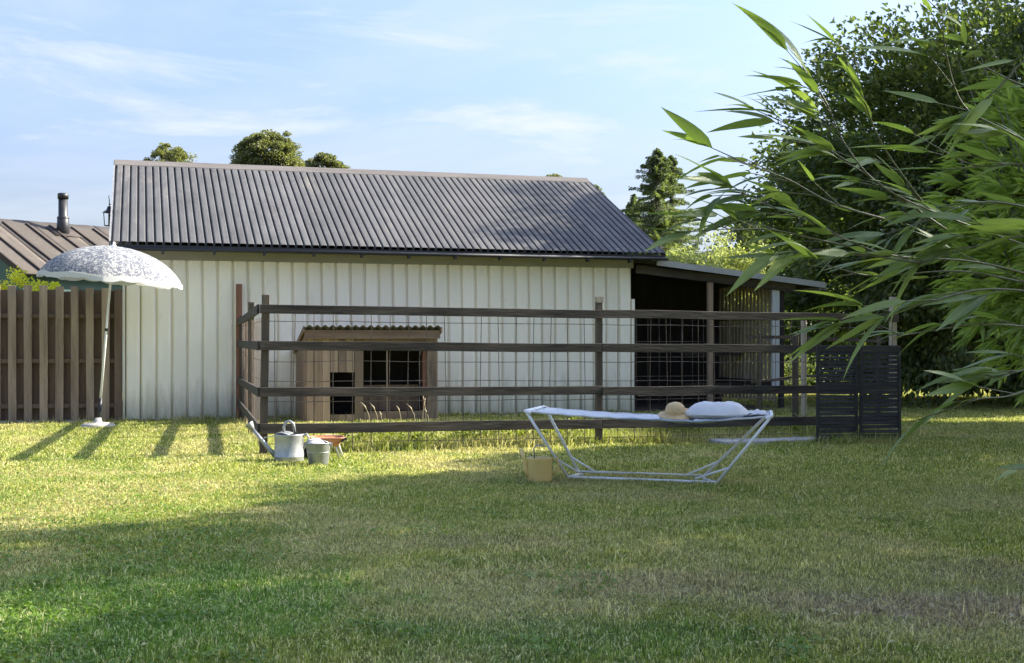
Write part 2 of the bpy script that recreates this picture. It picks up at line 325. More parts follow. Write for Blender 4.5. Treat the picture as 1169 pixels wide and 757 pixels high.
# ---- ground and grass colour: same position-driven pattern for soil and blades
def grassmat(name, blades):
    m = bpy.data.materials.new(name); m.use_nodes = True; t = m.node_tree
    p = t.nodes['Principled BSDF']; p.inputs['Roughness'].default_value = .55 if blades else .95
    p.inputs['Specular IOR Level'].default_value = .35 if blades else .1
    g = N(t, 'ShaderNodeNewGeometry')
    def noi(s, det=4, off=0, dist=0, st=(1, 1, 0)):
        mp = N(t, 'ShaderNodeMapping'); mp.inputs['Location'].default_value = (off, off * .6, 0); mp.inputs['Scale'].default_value = st
        t.links.new(g.outputs['Position'], mp.inputs['Vector'])
        n = N(t, 'ShaderNodeTexNoise'); n.inputs['Scale'].default_value = s; n.inputs['Detail'].default_value = det; n.inputs['Distortion'].default_value = dist
        n.inputs['Roughness'].default_value = .6; t.links.new(mp.outputs[0], n.inputs['Vector']); return n.outputs['Fac']
    def rng(v, a, b, lo=0, hi=1):
        r = N(t, 'ShaderNodeMapRange'); r.interpolation_type = 'SMOOTHSTEP'
        for k, x in (('From Min', a), ('From Max', b), ('To Min', lo), ('To Max', hi)): r.inputs[k].default_value = x
        t.links.new(v, r.inputs['Value']); return r.outputs[0]
    def mixc(f, a, b):
        x = N(t, 'ShaderNodeMix', data_type='RGBA')
        t.links.new(f, x.inputs['Factor'])
        for k, c in (('A', a), ('B', b)):
            if isinstance(c, tuple): x.inputs[k].default_value = (*c, 1)
            else: t.links.new(c, x.inputs[k])
        return x.outputs['Result']
    def spot(cx, cy, rx, ry, hi=1.0):
        s = N(t, 'ShaderNodeVectorMath', operation='SUBTRACT'); t.links.new(g.outputs['Position'], s.inputs[0]); s.inputs[1].default_value = (cx, cy, 0)
        q = N(t, 'ShaderNodeVectorMath', operation='MULTIPLY'); t.links.new(s.outputs[0], q.inputs[0]); q.inputs[1].default_value = (1 / rx, 1 / ry, 0)
        l = N(t, 'ShaderNodeVectorMath', operation='LENGTH'); t.links.new(q.outputs[0], l.inputs[0])
        w = N(t, 'ShaderNodeMath', operation='MULTIPLY_ADD'); t.links.new(noi(3.5, 4, cx), w.inputs[0]); w.inputs[1].default_value = 1.6
        t.links.new(l.outputs['Value'], w.inputs[2])
        return rng(w.outputs[0], 1.2, 2.0, hi, 0)
    base = mixc(rng(noi(1.1, 6, 3), .35, .65), (.215, .258, .048), (.300, .308, .080))
    base = mixc(rng(noi(5.5, 5, 9), .45, .7), base, (.150, .215, .034))
    base = mixc(rng(noi(.55, 7, 21, .6), .46, .62, 0, .75), base, (.38, .345, .165))
    base = mixc(rng(noi(7, 5, 40), .56, .72, 0, .7), base, (.38, .32, .18))
    # lush clover low left, bare brown earth low right
    base = mixc(spot(-1.75, 5.9, 1.3, 1.3, .85), base, (.13, .245, .035))
    base = mixc(spot(.3, 5.2, 1.0, .5, .6), base, (.09, .195, .03))
    for a in ((2.25, 5.75, .8, .36, 1.0), (1.5, 5.9, .55, .3, .7), (.75, 6.4, .7, .4, .6), (-.1, 7.7, .6, .35, .5), (1.0, 9.9, 1.0, .5, .4), (2.6, 6.7, .5, .5, .5)):
        base = mixc(spot(*a), base, (.35, .285, .19))
    # sparse in the trampled patch near the screens, green strip at the fence foot
    if blades:
        r = rng(g.outputs['Random Per Island'], 0, 1, 0, 1)
        straw = rng(g.outputs['Random Per Island'], .80, .86, 0, .8)
        base = mixc(straw, base, (.50, .45, .27))
        hs = N(t, 'ShaderNodeHueSaturation'); t.links.new(base, hs.inputs['Color'])
        vv = rng(g.outputs['Random Per Island'], 0, .8, .50, 1.62); t.links.new(vv, hs.inputs['Value'])
        base = hs.outputs[0]
        t.links.new(base, p.inputs['Base Color'])
        tr = N(t, 'ShaderNodeBsdfTranslucent'); x = N(t, 'ShaderNodeMix', data_type='RGBA', blend_type='MULTIPLY'); x.inputs['Factor'].default_value = 1
        x.inputs['B'].default_value = (1.38, 1.40, .80, 1); t.links.new(base, x.inputs['A']); t.links.new(x.outputs['Result'], tr.inputs['Color'])
        ms = N(t, 'ShaderNodeMixShader'); ms.inputs[0].default_value = .4
        t.links.new(p.outputs[0], ms.inputs[1]); t.links.new(tr.outputs[0], ms.inputs[2]); t.links.new(ms.outputs[0], t.nodes['Material Output'].inputs[0])
    else:
        base = mixc(spot(2.3, 5.78, .95, .42, 1.0), base, (.36, .29, .22))
        d = mixc(rng(noi(30, 6, 2), .3, .7), (.62, .62, .6), (1.0, .95, .9))
        x = N(t, 'ShaderNodeMix', data_type='RGBA', blend_type='MULTIPLY'); x.inputs['Factor'].default_value = 1
        t.links.new(base, x.inputs['A']); t.links.new(d, x.inputs['B']); t.links.new(x.outputs['Result'], p.inputs['Base Color'])
        bp = N(t, 'ShaderNodeBump'); bp.inputs['Strength'].default_value = .7; bp.inputs['Distance'].default_value = .03
        t.links.new(noi(45, 5, 5), bp.inputs['Height']); t.links.new(bp.outputs[0], p.inputs['Normal'])
    return m
M['lawn'] = grassmat('lawn_soil', False); M['blade'] = grassmat('grass_blade', True)

# ------------------------------------------------------------------ ground
def gz(x, y):
    f = max(0, min(1, (30 - abs(y - 12)) / 12)) * max(0, min(1, (20 - abs(x)) / 8))
    return f * .018 * (noise.noise((x * .7, y * .7, 1.3)) + .6 * noise.noise((x * 2.1, y * 2.1, 4.3)))
def axis(a, b, st, far):
    inner = list(np.arange(a, b + 1e-6, st)); L = []; d = st; x = a
    while x > -far: d *= 1.35; x -= d; L.append(x)
    Rr = []; d = st; x = inner[-1]
    while x < far: d *= 1.35; x += d; Rr.append(x)
    return L[::-1] + inner + Rr
xs = axis(-9, 11, .25, 1500); ys = axis(2, 30, .25, 1500)
mb = MB(); nx = len(xs)
for y in ys:
    for x in xs: mb.v.append((x, y, gz(x, y)))
for j in range(len(ys) - 1):
    for i in range(nx - 1):
        a = j * nx + i; mb.f.append([a, a + 1, a + nx + 1, a + nx]); mb.sm.append(True)
o = mb.build('lawn', M['lawn']); o['kind'] = 'structure'

# ------------------------------------------------------------------ barn frame
TH = R(16.55); U = Vector((math.cos(TH), math.sin(TH), 0)); NN = Vector((-math.sin(TH), math.cos(TH), 0))
W0 = Vector((-5.93, 19.2, 0))
def B(s, r, z=0): return W0 + U * s + NN * r + Vector((0, 0, z))
PITCH = math.atan(.4457); TP = .4457
L = 8.32; OH = .35; EH = 2.69; RUN = 3.90; RH = EH + RUN * TP
barn = empty('barn', W0, TH, 'long white boarded barn with a dark grey ribbed roof behind the rail fence', 'barn')
pw = L / 36
def panel(w, z0, z1, seed):
    m = MB(); g = .0015
    prof = [(g, .052), (.013, .052), (.020, .008), (.036, 0), (w - .05, .0), (w - .030, .006), (w - .016, .020), (w - .010, .052), (w - g, .052), (w - g, .06), (g, .06)]
    b = len(m.v)
    for z in (z0, z1):
        for x, y in prof: m.v.append((x, y, z))
    n = len(prof)
    for i in range(n): m.f.append([i, (i + 1) % n, n + (i + 1) % n, n + i]); m.sm.append(False)
    m.f.append(list(range(n))[::-1]); m.sm.append(False); m.f.append(list(range(n, 2 * n))); m.sm.append(False)
    return m
pm = panel(pw, .04, EH - .20, 0).build('wall_board', M['wall'], barn, loc=(0, -.05, 0))
for i in range(1, 36):
    share(pm, 'wall_board', barn, (i * pw, -.05 + random.uniform(-.003, .003), random.uniform(-.012, .006)))
DEP = 2 * (RUN - OH)
MB().box(0, L, 0.002, .08, 0, EH - .05).build('front_wall', M['wall'], barn)
MB().box(0, L, -.03, 0.0, -.02, .045).build('foundation', M['concrete'], barn)
MB().box(-.005, L + .02, -.075, .0, EH - .21, EH - .02).build('frieze', M['frieze'], barn)
# gable walls and back
for nm, sx in (('gable_wall', 0.0), ('gable_wall', L - .1)):
    m = MB(); q = [(.081, 0), (DEP, 0), (DEP, EH + .0), (DEP / 2, RH - .12), (.081, EH + .0)]
    for x in (sx, sx + .1):
        for y, z in q: m.v.append((x, y, z))
    m.f += [[4, 3, 2, 1, 0], [5, 6, 7, 8, 9]] + [[i, (i + 1) % 5, 5 + (i + 1) % 5, 5 + i] for i in range(5)]; m.sm += [False] * 7
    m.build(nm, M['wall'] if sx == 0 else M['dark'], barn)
MB().box(.1, L - .1, DEP - .08, DEP, 0, EH).build('back_wall', M['wall'], barn)
# ribbed roof sheets
S0, S1 = -.20, 8.78; nsheet = 9; sw = (S1 - S0) / nsheet; ribs = 8; rp = sw / ribs
def sheet():
    m = MB(); prof = []
    for k in range(ribs):
        x = k * rp
        prof += [(x, 0), (x + .026, 0), (x + .030, .044), (x + .044, .048), (x + rp - .016, .047), (x + rp - .004, .042)]
    prof += [(sw - .001, 0)]
    ln = math.hypot(RUN, RUN * TP)
    nseg = 3
    for j in range(nseg + 1):
        for x, z in prof: m.v.append((x, j / nseg * ln, z))
    n = len(prof)
    for j in range(nseg):
        for i in range(n - 1): m.f.append([j * n + i, j * n + i + 1, (j + 1) * n + i + 1, (j + 1) * n + i]); m.sm.append(False)
    return m
sh = sheet().build('roof_sheet', M['roof'], barn, solid=.004)
sh.location = (S0, -OH, EH); sh.rotation_euler = (PITCH, 0, 0)
for i in range(1, nsheet): share(sh, 'roof_sheet', barn, (S0 + i * sw, -OH, EH + (i % 2) * .0015), (PITCH, 0, 0))
for i in range(nsheet):
    share(sh, 'roof_sheet', barn, (S0 + (i + 1) * sw, DEP + OH, EH), (PITCH, 0, PI))
# ridge cap, verge boards, fascia, soffit
m = MB(); y0 = RUN - OH; zr = RH + .055
for x in (S0 - .02, S1 + .02):
    for dy, dz in ((-.27, -.135), (-.265, -.112), (0, .012), (.265, -.112), (.27, -.135), (0, -.004)): m.v.append((x, y0 + dy, zr + dz))
m.f += [[i, i + 1, 7 + i, 6 + i] for i in range(5)] + [[5, 0, 6, 11], [0, 1, 2, 3, 4, 5][::-1], [6, 7, 8, 9, 10, 11]]; m.sm += [False] * 8
m.build('ridge_cap', M['ridge'], barn)
for sx in (S0 - .03, S1 + .005):
    m = MB(); m.bar((sx + .012, -OH, EH + .01), (sx + .012, RUN - OH, RH + .01), .025, .08)
    m.bar((sx + .012, RUN - OH, RH + .01), (sx + .012, DEP + OH, EH + .01), .025, .11)
    m.build('verge_board', M['verge'] if sx < 0 else M['black'], barn)
MB().box(S0, S1 + .02, -OH - .03, -OH - .005, EH - .085, EH - .005).build('fascia', M['black'], barn)
gt = MB(); gt.tube([(S0, -OH - .055, EH - .065), (S1 + .04, -OH - .055, EH - .065)], .03, 8); gutter = gt.build('gutter', M['black'], barn)
MB().box(S0 + .01, S1, -OH - .003, .1, EH - .05, EH - .035).build('soffit', M['frieze'], barn)
br = MB().box(-.02, .02, -.05, .05, -.05, 0).build('gutter_bracket', M['black'], gutter, loc=(.55, -OH - .03, EH - .085))
for i in range(1, 11): share(br, 'gutter_bracket', gutter, (.55 + i * .76, -OH - .03, EH - .085))
MB().bar((-.02, -OH + .04, EH - .07), (-.02, -.05, EH - .32), .05, .05).build('eave_brace', M['black'], barn)
MB().box(-.035, -.002, -.06, .05, 0.0, EH - .21).build('corner_board', M['wall'], barn)
MB().box(L + .002, L + .05, -.06, .02, 0.0, 1.95).build('corner_board', M['wall'], barn)

# lantern on the left gable
lp = Vector((-.30, 1.75, 3.05))
lant = empty('wall_lantern', B(-.27, 1.75, 2.98), TH, 'black glazed lantern on a bracket at the left gable of the white barn', 'lantern')
m = MB(); m.tube([(0, 0, .60), (.0, 0, .50)], .008, 6); m.tube([(-.0, 0, .52), (.26, 0, .52)], .010, 6); m.tube([(0, 0, .60), (-.01, 0, .64), (.0, 0, .67)], .006, 6)
m.box(.25, .272, -.04, .04, .40, .60)
m.build('bracket', M['black'], lant)
m = MB(); m.lathe([(.0, .50), (.03, .48), (.045, .43), (.11, .385), (.108, .375), (0.03, .375)], n=4); m.build('cap', M['black'], lant)
m = MB()
for a in range(4):
    an = PI / 2 * a
    m.bar((.088 * math.cos(an), .088 * math.sin(an), .37), (.075 * math.cos(an), .075 * math.sin(an), .17), .014, .014)
m.box(-.056, .056, -.056, .056, .155, .172, Matrix.Rotation(PI / 4, 4, 'Z'))
m.build('frame', M['black'], lant)
MB().tube([(0, 0, .17), (0, 0, .36)], .018, 8).build('bulb_holder', M['verge'], lant)

# ------------------------------------------------------------------ open lean-to on the right of the barn
lt = empty('open_lean_to', B(L, 0), TH, 'open timber lean-to with a low grey-edged roof on the right end of the white barn', 'shelter')
def rz(s): return 2.60 - (s - .1) * .108
m = MB(); E = 3.60
for y in (-.22, 2.5):
    for x in (.02, E): m.v += [(x, y, rz(x) - .03), (x, y, rz(x) + .03)]
m.f += [[0, 2, 3, 1], [4, 5, 7, 6], [1, 3, 7, 5], [0, 4, 6, 2], [0, 1, 5, 4], [2, 6, 7, 3]]; m.sm += [False] * 6
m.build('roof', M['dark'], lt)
m = MB(); m.bar((.38, -.25, rz(.38) + .005), (E + .02, -.25, rz(E) + .005), .03, .10); m.build('roof_edge', M['greyedge'], lt)
m = MB(); m.bar((E + .035, -.26, rz(E) - .02), (E + .035, 2.5, rz(E) - .02), .03, .13); m.build('side_edge', M['verge'], lt)
m = MB(); m.bar((.06, -.10, rz(.06) - .14), (E - .5, -.10, rz(E - .5) - .11), .06, .14); m.build('front_beam', M['rail'], lt)
MB().box(1.41, 1.50, -.12, -.04, 0, rz(1.45) - .20).build('front_post', M['coop'], lt, .004)
MB().box(2.66, 2.80, -.10, -.06, 0.35, rz(2.75) - .05).build('corner_panel', M['palepost'], lt)
MB().box(2.84, 2.92, -.05, .03, 0, rz(2.9) - .05).build('corner_post', M['dark'], lt)
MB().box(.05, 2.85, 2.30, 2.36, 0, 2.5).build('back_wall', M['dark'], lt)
MB().box(.02, 2.85, .0, 2.3, 0, .03).build('floor', M['soil'], lt)
sl = MB().box(0, .02, 0, .085, 0, 2.12, ).build('side_slat', M['fresh'], lt, loc=(2.78, .06, .15))
for i in range(1, 16): share(sl, 'side_slat', lt, (2.78, .06 + i * .145, .15 + random.uniform(-.02, .02)))
for z in (.42, 1.02, 1.62): MB().box(2.73, 2.78, .02, 2.3, z, z + .10).build('side_rail', M['rail'], lt)
MB().box(1.55, 2.72, 1.2, 1.26, .35, .45).build('manger_rail', M['rail'], lt)
MB().box(1.55, 2.72, 1.2, 1.26, .95, 1.05).build('manger_rail', M['rail'], lt)
wm = MB()
for i in range(7): wm.tube([(.10 + i * .21, -.02, .1), (.10 + i * .21, -.02, 1.62)], .0045, 4)
for z in (.62, .95, 1.22, 1.50): wm.tube([(.06, -.02, z), (1.45, -.02, z)], .006, 4)
wm.build('wire_mesh', M['wire'], lt)
MB().box(.12, 1.40, -.04, .03, .28, .36).build('sill_board', M['coopx'], lt)

# ------------------------------------------------------------------ hen house
ho = B(2.61, -1.2); hh = empty('hen_house', ho, TH, 'small grey plank hen house with a corrugated roof against the white barn wall', 'hen house')
hw, hd = 2.0, 1.12
def plank(x0, x1, z0, z1, y0=0, y1=.022, mt='coop', nm='plank'):
    return MB().box(x0 + .004, x1 - .004, y0 + random.uniform(-.003, .003), y1, z0, z1, jit=.002).build(nm, M[mt], hh)
zt = 1.395
x = 0.0
for x1 in (.12, .24, .36): plank(x, x1, .0, zt); x = x1
for a, b in ((.36, .48), (.48, .60), (.60, .73)):
    plank(a, b, .76, zt - .0); plank(a, b, 0, .12)
plank(.73, .865, 0, zt)
for a, b in ((.865, 1.22), (1.22, 1.55), (1.55, 1.845)): plank(a, b, 0.02, .16, mt='coopx')
plank(.865, 1.845, 1.09, 1.20, -.02, .0, 'coopx', 'lintel'); plank(.865, 1.845, 1.21, zt, mt='coopx')
plank(1.845, 2.0, 0, zt)
MB().box(1.79, 1.84, .02, .06, .16, 1.09).build('window_post', M['rusty'], hh)
MB().box(1.22, 1.24, .005, .03, .16, 1.09).build('window_bar', M['coop'], hh)
for i in range(8):   # left side boards
    MB().box(-.022, -.001, .005 + i * .14, .142 + i * .14, 0, 1.36 - i * .042, jit=.001).build('side_board', M['coop'], hh)
    MB().box(hw + .001, hw + .022, .005 + i * .14, .142 + i * .14, 0, 1.36 - i * .042, jit=.001).build('side_board', M['coop'], hh)
MB().box(hw - .02, hw, .025, hd, 0, 1.0).build('side_wall', M['coop'], hh)
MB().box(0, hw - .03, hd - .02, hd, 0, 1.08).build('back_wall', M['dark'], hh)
MB().box(0, hw - .03, .03, hd - .03, .005, .03).build('floor', M['soil'], hh)
MB().box(.865, 1.78, .30, .32, .16, .55).build('nest_board', M['palingb'], hh)
def hroof(u, v):
    x = -.06 + u * (hw + .12); y = -.16 + v * (hd + .2)
    return (x, y, 1.455 - (y + .16) * .30 + .016 * math.sin(x * 2 * PI / .115))
MB().grid(hroof, 150, 4).build('corrugated_roof', M['ridge'], hh, solid=.006)
MB().box(-.04, hw + .04, -.09, -.065, 1.27, 1.40).build('fascia', M['coopx'], hh)
m = MB(); m.bar((-.055, -.14, 1.41), (-.055, hd + .03, 1.06), .022, .07); m.build('verge_board', M['coopx'], hh)
m = MB(); m.bar((hw + .055, -.14, 1.41), (hw + .055, hd + .03, 1.06), .022, .07); m.build('verge_board', M['coopx'], hh)

# tall brown post against the wall at the fence's far end
p = B(1.70, -.14)
MB().box(-.045, .045, -.03, .03, 0, 2.12).build('tall_post', M['rusty'], bevel=.004); o = bpy.context.scene.objects['tall_post']
o.location = p; o.rotation_euler = (0, 0, TH); tag(o, 'tall red-brown post standing against the white wall where the side fence ends', 'post')

# ------------------------------------------------------------------ rail fence (front run + side run)
FA = R(18.6); FO = Vector((-2.69, 13.54, 0))
FU = Vector((math.cos(FA), math.sin(FA), 0))
fence = empty('rail_fence', FO, FA, 'dark four-rail paddock fence with wire mesh, with its corner beside the zinc watering can', 'fence')
drop = -.0075
def rail(h, x0, x1, th=.10, nm='rail'):
    m = MB(); n = 6
    m.bar((x0, -.055, h - th / 2 + drop * x0), (x1, -.055, h - th / 2 + drop * x1), .028, th, segs=n, wob=.004)
    m.build(nm, M['rail'], fence, .003)
for h, th in ((1.63, .097), (1.235, .100), (.735, .10), (.345, .11)):
    rail(h, -.04, 3.93, th); rail(h + random.uniform(-.008, .008), 3.936, 8.05, th)
def post(x, y, h, w, lean=(0, 0), mt='post', nm='post', rot=0):
    m = MB(); m.bar((x, y, -.1), (x + lean[0], y + lean[1], h), w, w, up=Vector((math.cos(rot), math.sin(rot), 0)), segs=4, wob=.002)
    return m.build(nm, M[mt], fence, .006)
post(0, 0, 1.74, .078, (.03, 0)); post(3.92, 0, 1.70, .072, (.0, 0), 'post'); post(8.0, 0, 1.80, .075, (0, 0), 'fresh')
MB().bar((3.925, -.0, 1.69), (3.925, 0, 1.755), .078, .078).build('post_cap', M['fresh'], fence)
# side run, towards the barn
SV = Vector((-1.57, 6.16, 0)); Rz = Matrix.Rotation(-FA, 3, 'Z'); SL = Rz @ SV
Ls = SL.length; sd = SL.normalized()
for h0, h1, th in ((1.63, 1.57, .10), (1.235, 1.24, .10), (.735, .66, .10), (.345, .33, .10)):
    m = MB(); off = sd.cross(Vector((0, 0, 1))) * -.05
    m.bar(sd * .0 + off + Vector((0, 0, h0 - th / 2)), sd * (Ls - .1) + off + Vector((0, 0, h1 - th / 2)), .028, th, segs=5, wob=.004)
    m.build('side_rail', M['rail'], fence, .003)
a = sd * Ls * .44; post(a.x, a.y, 1.74, .075); a = sd * (Ls - .16); post(a.x, a.y, 1.62, .07)
for t_, w_, h_ in ((.60, .10, 1.55), (.72, .12, 1.58), (.84, .10, 1.52)):
    a = sd * Ls * t_
    m = MB(); m.bar(a + Vector((.035, 0, .03)), a + Vector((.035, 0, h_)), w_, .02, up=Vector((sd.y, -sd.x, 0))); m.build('side_board', M['rusty'], fence)
# wire mesh
wm = MB()
x = .12
while x < 8.0:
    wob = random.uniform(-.012, .012)
    wm.tube([(x, -.036, .02), (x + wob, -.034, .8 + drop * x), (x - wob, -.036, 1.58 + drop * x)], .0044, 4, False); x += .212
for h in (1.458, 1.02, .80, .578, .13):
    wm.tube([(xx, -.034, h + drop * xx + random.uniform(-.008, .008)) for xx in np.linspace(0, 8, 20)], .0038, 4, False)
wm.build('wire_mesh', M['wire'], fence)
wm = MB(); d = .15
while d < Ls:
    a = sd * d; wm.tube([a + Vector((.0, 0, .02)), a + Vector((0, 0, 1.5))], .003, 4, False); d += .212
for h in (1.458, 1.02, .80, .578, .13): wm.tube([Vector((0, 0, h)), sd * Ls + Vector((0, 0, h))], .0035, 4, False)
wm.build('side_wire_mesh', M['wire'], fence)

# two old posts behind the fence near the lean-to
for px, Y, hgt, w, mt, lab in ((908, 18.6, 1.35, .085, 'post', 'brown timber post behind the rail fence, right of the lean-to'), (917.5, 18.0, 1.62, .07, 'fresh', 'slim pale timber post behind the rail fence, left of the black screen')):
    g = G(px, HY + H * F / Y)
    o = MB().box(-w / 2, w / 2, -w / 2, w / 2, -.05, hgt).build('timber_post', M[mt], bevel=.006, loc=g); tag(o, lab, 'post')
bx = G(912, HY + H * F / 18.9)
o = MB().bar((-.75, .1, 1.30), (1.3, 0, 1.22), .05, .05, segs=4, wob=.02).bar((-.7, .12, .62), (1.2, .05, .80), .04, .04, segs=5, wob=.03).bar((-.6, 0, .0), (-.6, 0, 1.35), .06, .06).bar((1.2, 0, 0), (1.2, 0, 1.3), .06, .06).build('pole_hurdle', M['post'], loc=bx)
tag(o, 'rough pole hurdle between the lean-to and the black slatted screen', 'hurdle')
# concrete slab & pale plank in the enclosure
g = G(868, 503); o = MB().box(-.75, .75, -.45, .45, -.02, .05, jit=.01).build('concrete_slab', M['concrete'], bevel=.01, loc=g); o.rotation_euler = (0, 0, FA)
tag(o, 'pale concrete slab lying in the grass under the right end of the fence', 'slab')
g = G(425, 499); o = MB().box(-.62, .62, -.07, .07, .0, .045, jit=.008).build('plank', M['fresh'], bevel=.004, loc=g); o.rotation_euler = (0, 0, FA)
tag(o, 'pale plank lying on the ground behind the fence, right of the wheelbarrow', 'plank')

# ------------------------------------------------------------------ black slatted screen
s0 = G(932, 507); s1 = s0 + Vector((1.0, .10, 0)) * 1.03
scr = empty('slatted_screen', s0, math.atan2(.10, 1.0), 'low black two-leaf slatted screen standing at the right end of the fence', 'screen')
for k in range(2):
    x0 = k * .525; lf = .51; ry = 0.0 if k == 0 else -.03
    for a, b in ((x0, x0 + .032), (x0 + lf - .032, x0 + lf)): MB().box(a, b, ry - .018, ry + .018, 0, 1.17).build('stile', M['screen'], scr, .002)
    for z in (.03, .66, 1.125): MB().box(x0 + .034, x0 + lf - .034, ry - .016, ry + .016, z, z + .045).build('cross_rail', M['screen'], scr)
    z = .10
    proto = None
    while z < 1.10:
        if not (.635 < z < .715):
            if proto is None: proto = MB().box(0, lf - .07, -.004, .004, -.023, .023).build('slat', M['screen'], scr); q = proto
            else: q = share(proto, 'slat', scr)
            q.location = (x0 + .035, ry, z); q.rotation_euler = (R(-34 + random.uniform(-10, 10)), random.uniform(-.014, .014), 0)
        z += .052

# ------------------------------------------------------------------ paling fence, left
pf0 = Vector((-8.6, 18.55, 0)); pf1 = Vector((-5.955, 19.2, 0)) + Vector((0, -.05, 0))
pa = math.atan2((pf1 - pf0).y, (pf1 - pf0).x); pl = (pf1 - pf0).length
pal = empty('paling_fence', pf0, pa, 'tall weathered paling fence joining the left end of the white barn', 'fence')
x = pl - .10; k = 0
MB().box(pl - .115, pl - .004, -.06, .05, 0, 2.02).build('end_post', M['palingb'], pal, .004)
x = pl - .115 - .13
while x > -.1:
    w = .115 + random.uniform(-.006, .006)
    m = MB(); top = 2.06 + random.uniform(-.03, .03)
    m.bar((x, -.045, .02), (x + random.uniform(-.01, .01), -.045, top), w, .02, up=Vector((0, 1, 0)), segs=4, wob=.002)
    m.build('paling', M['paling'], pal, .003)
    m = MB(); m.bar((x + .112, .045, .04), (x + .112, .045, 2.0 + random.uniform(-.02, .02)), .14, .02, up=Vector((0, 1, 0))); m.build('rear_paling', M['palingb'], pal)
    x -= .222
for z in (.22, .90, 1.58): MB().box(-.2, pl - .12, -.028, .033, z, z + .065).build('rail', M['palingb'], pal)
# more of it beyond the frame
pg = empty('paling_fence', pf0 - Vector((math.cos(pa), math.sin(pa), 0)) * 3.6, pa, 'continuation of the weathered paling fence at the far left edge', 'fence')
proto = MB().box(-.057, .057, -.055, -.035, .02, 2.05).build('paling', M['paling'], pg, loc=(.05, 0, 0)); pr2 = MB().box(-.07, .07, .035, .055, .02, 2.0).build('rear_paling', M['palingb'], pg, loc=(.16, 0, 0))
for i in range(1, 16): share(proto, 'paling', pg, (.05 + i * .222, 0, 0)); share(pr2, 'rear_paling', pg, (.16 + i * .222, 0, 0))
for z in (.22, .90, 1.58): MB().box(0, 3.55, -.033, .033, z, z + .085).build('rail', M['paling'], pg)

# ------------------------------------------------------------------ neighbour's shed with felt roof
# ridge (px 0,y247) .. (128,262); eave lower
NK = 31 / 27; NP = P(60, 255, 31.0); NX = NP.x - .643 * 2.51 + .766 * 3.2; NY = NP.y - .766 * 2.51 - .643 * 3.2
nb = empty('neighbour_house', Vector((NX, NY, 0)), R(50), 'neighbouring green house with a brown felt roof and black flue beyond the paling fence', 'house')
nl = 9.0; nrun = 3.2; nrz = NP.z; nez = nrz - 3.2 * math.tan(R(24.5)); gx = 0.9
lnn = math.hypot(nrun, nrz - nez); pit = math.atan2(nrz - nez, nrun)
fs = MB().grid(lambda u, v: (u * nl / 10, v * lnn, .004 * math.sin(u * 9 + v * 7)), 8, 8).build('roof_felt', M['felt'], nb, solid=.03); fs.location = (0, 0, nez); fs.rotation_euler = (pit, 0, 0)
for i in range(1, 10): share(fs, 'roof_felt', nb, (i * nl / 10, 0, nez + .003 * (i % 2)), (pit, 0, 0))
for i in range(10): share(fs, 'roof_felt', nb, ((i + 1) * nl / 10, 2 * nrun, nez), (pit, 0, PI))
bt = MB().box(-.022, .022, 0, lnn - .28, .01, .055).build('batten', M['feltbat'], nb); bt.location = (.48, 0, nez + .005); bt.rotation_euler = (pit, 0, 0)
for i in range(1, 14): share(bt, 'batten', nb, (.48 + i * .597, 0, nez + .005), (pit, 0, 0))
m = MB()
for x in (.12, .2):
    for y, z in ((.25, 0), (2 * nrun - .25, 0), (2 * nrun - .25, nez + .02), (nrun, nrz - .1), (.25, nez + .02)): m.v.append((x, y, z))
m.f += [[4, 3, 2, 1, 0], [5, 6, 7, 8, 9]] + [[i, (i + 1) % 5, 5 + (i + 1) % 5, 5 + i] for i in range(5)]; m.sm += [False] * 7
m.build('gable_wall', M['green'], nb)
MB().box(.2, nl - .2, .25, .33, 0, nez + .05).build('front_wall', M['green'], nb)
MB().box(nl - .2, nl - .12, .25, 2 * nrun - .25, 0, nez + .05).build('end_wall', M['green'], nb)
MB().box(.2, nl - .2, 2 * nrun - .33, 2 * nrun - .25, 0, nez + .05).build('back_wall', M['green'], nb)
m = MB(); m.bar((-.03, -.02, nez), (-.03, nrun, nrz), .03, .14); m.build('barge_board', M['feltbat'], nb)
NBM = nb

def world_to(o, p):
    return (Matrix.Translation(o.location) @ Matrix.Rotation(o.rotation_euler.z, 4, 'Z')).inverted() @ p
# flue
fp = Vector((2.44, 2.594, 0)); fz = nez + fp.y * math.tan(pit)
m = MB(); m.tube([(fp.x, fp.y, fz - .2), (fp.x, fp.y, fz + .38), (fp.x, fp.y, fz + .41), (fp.x, fp.y, fz + .86)], [.17, .135, .11, .11], 16)
m.lathe([(.138, fz + .34), (.15, fz + .37), (.112, fz + .41)], (fp.x, fp.y, 0), 16); m.lathe([(.11, fz + .84), (.13, fz + .83), (.13, fz + .95), (.1, fz + .97), (.0, fz + .97)], (fp.x, fp.y, 0), 16)
m.build('flue', M['flue'], nb)
m = MB(); m.grid(lambda u, v: (fp.x - .35 + u * .7, fp.y - .3 + v * .5, nez + (fp.y - .3 + v * .5) * math.tan(pit) + .035), 2, 2); m.build('flue_flashing', M['feltbat'], nb, solid=.01)

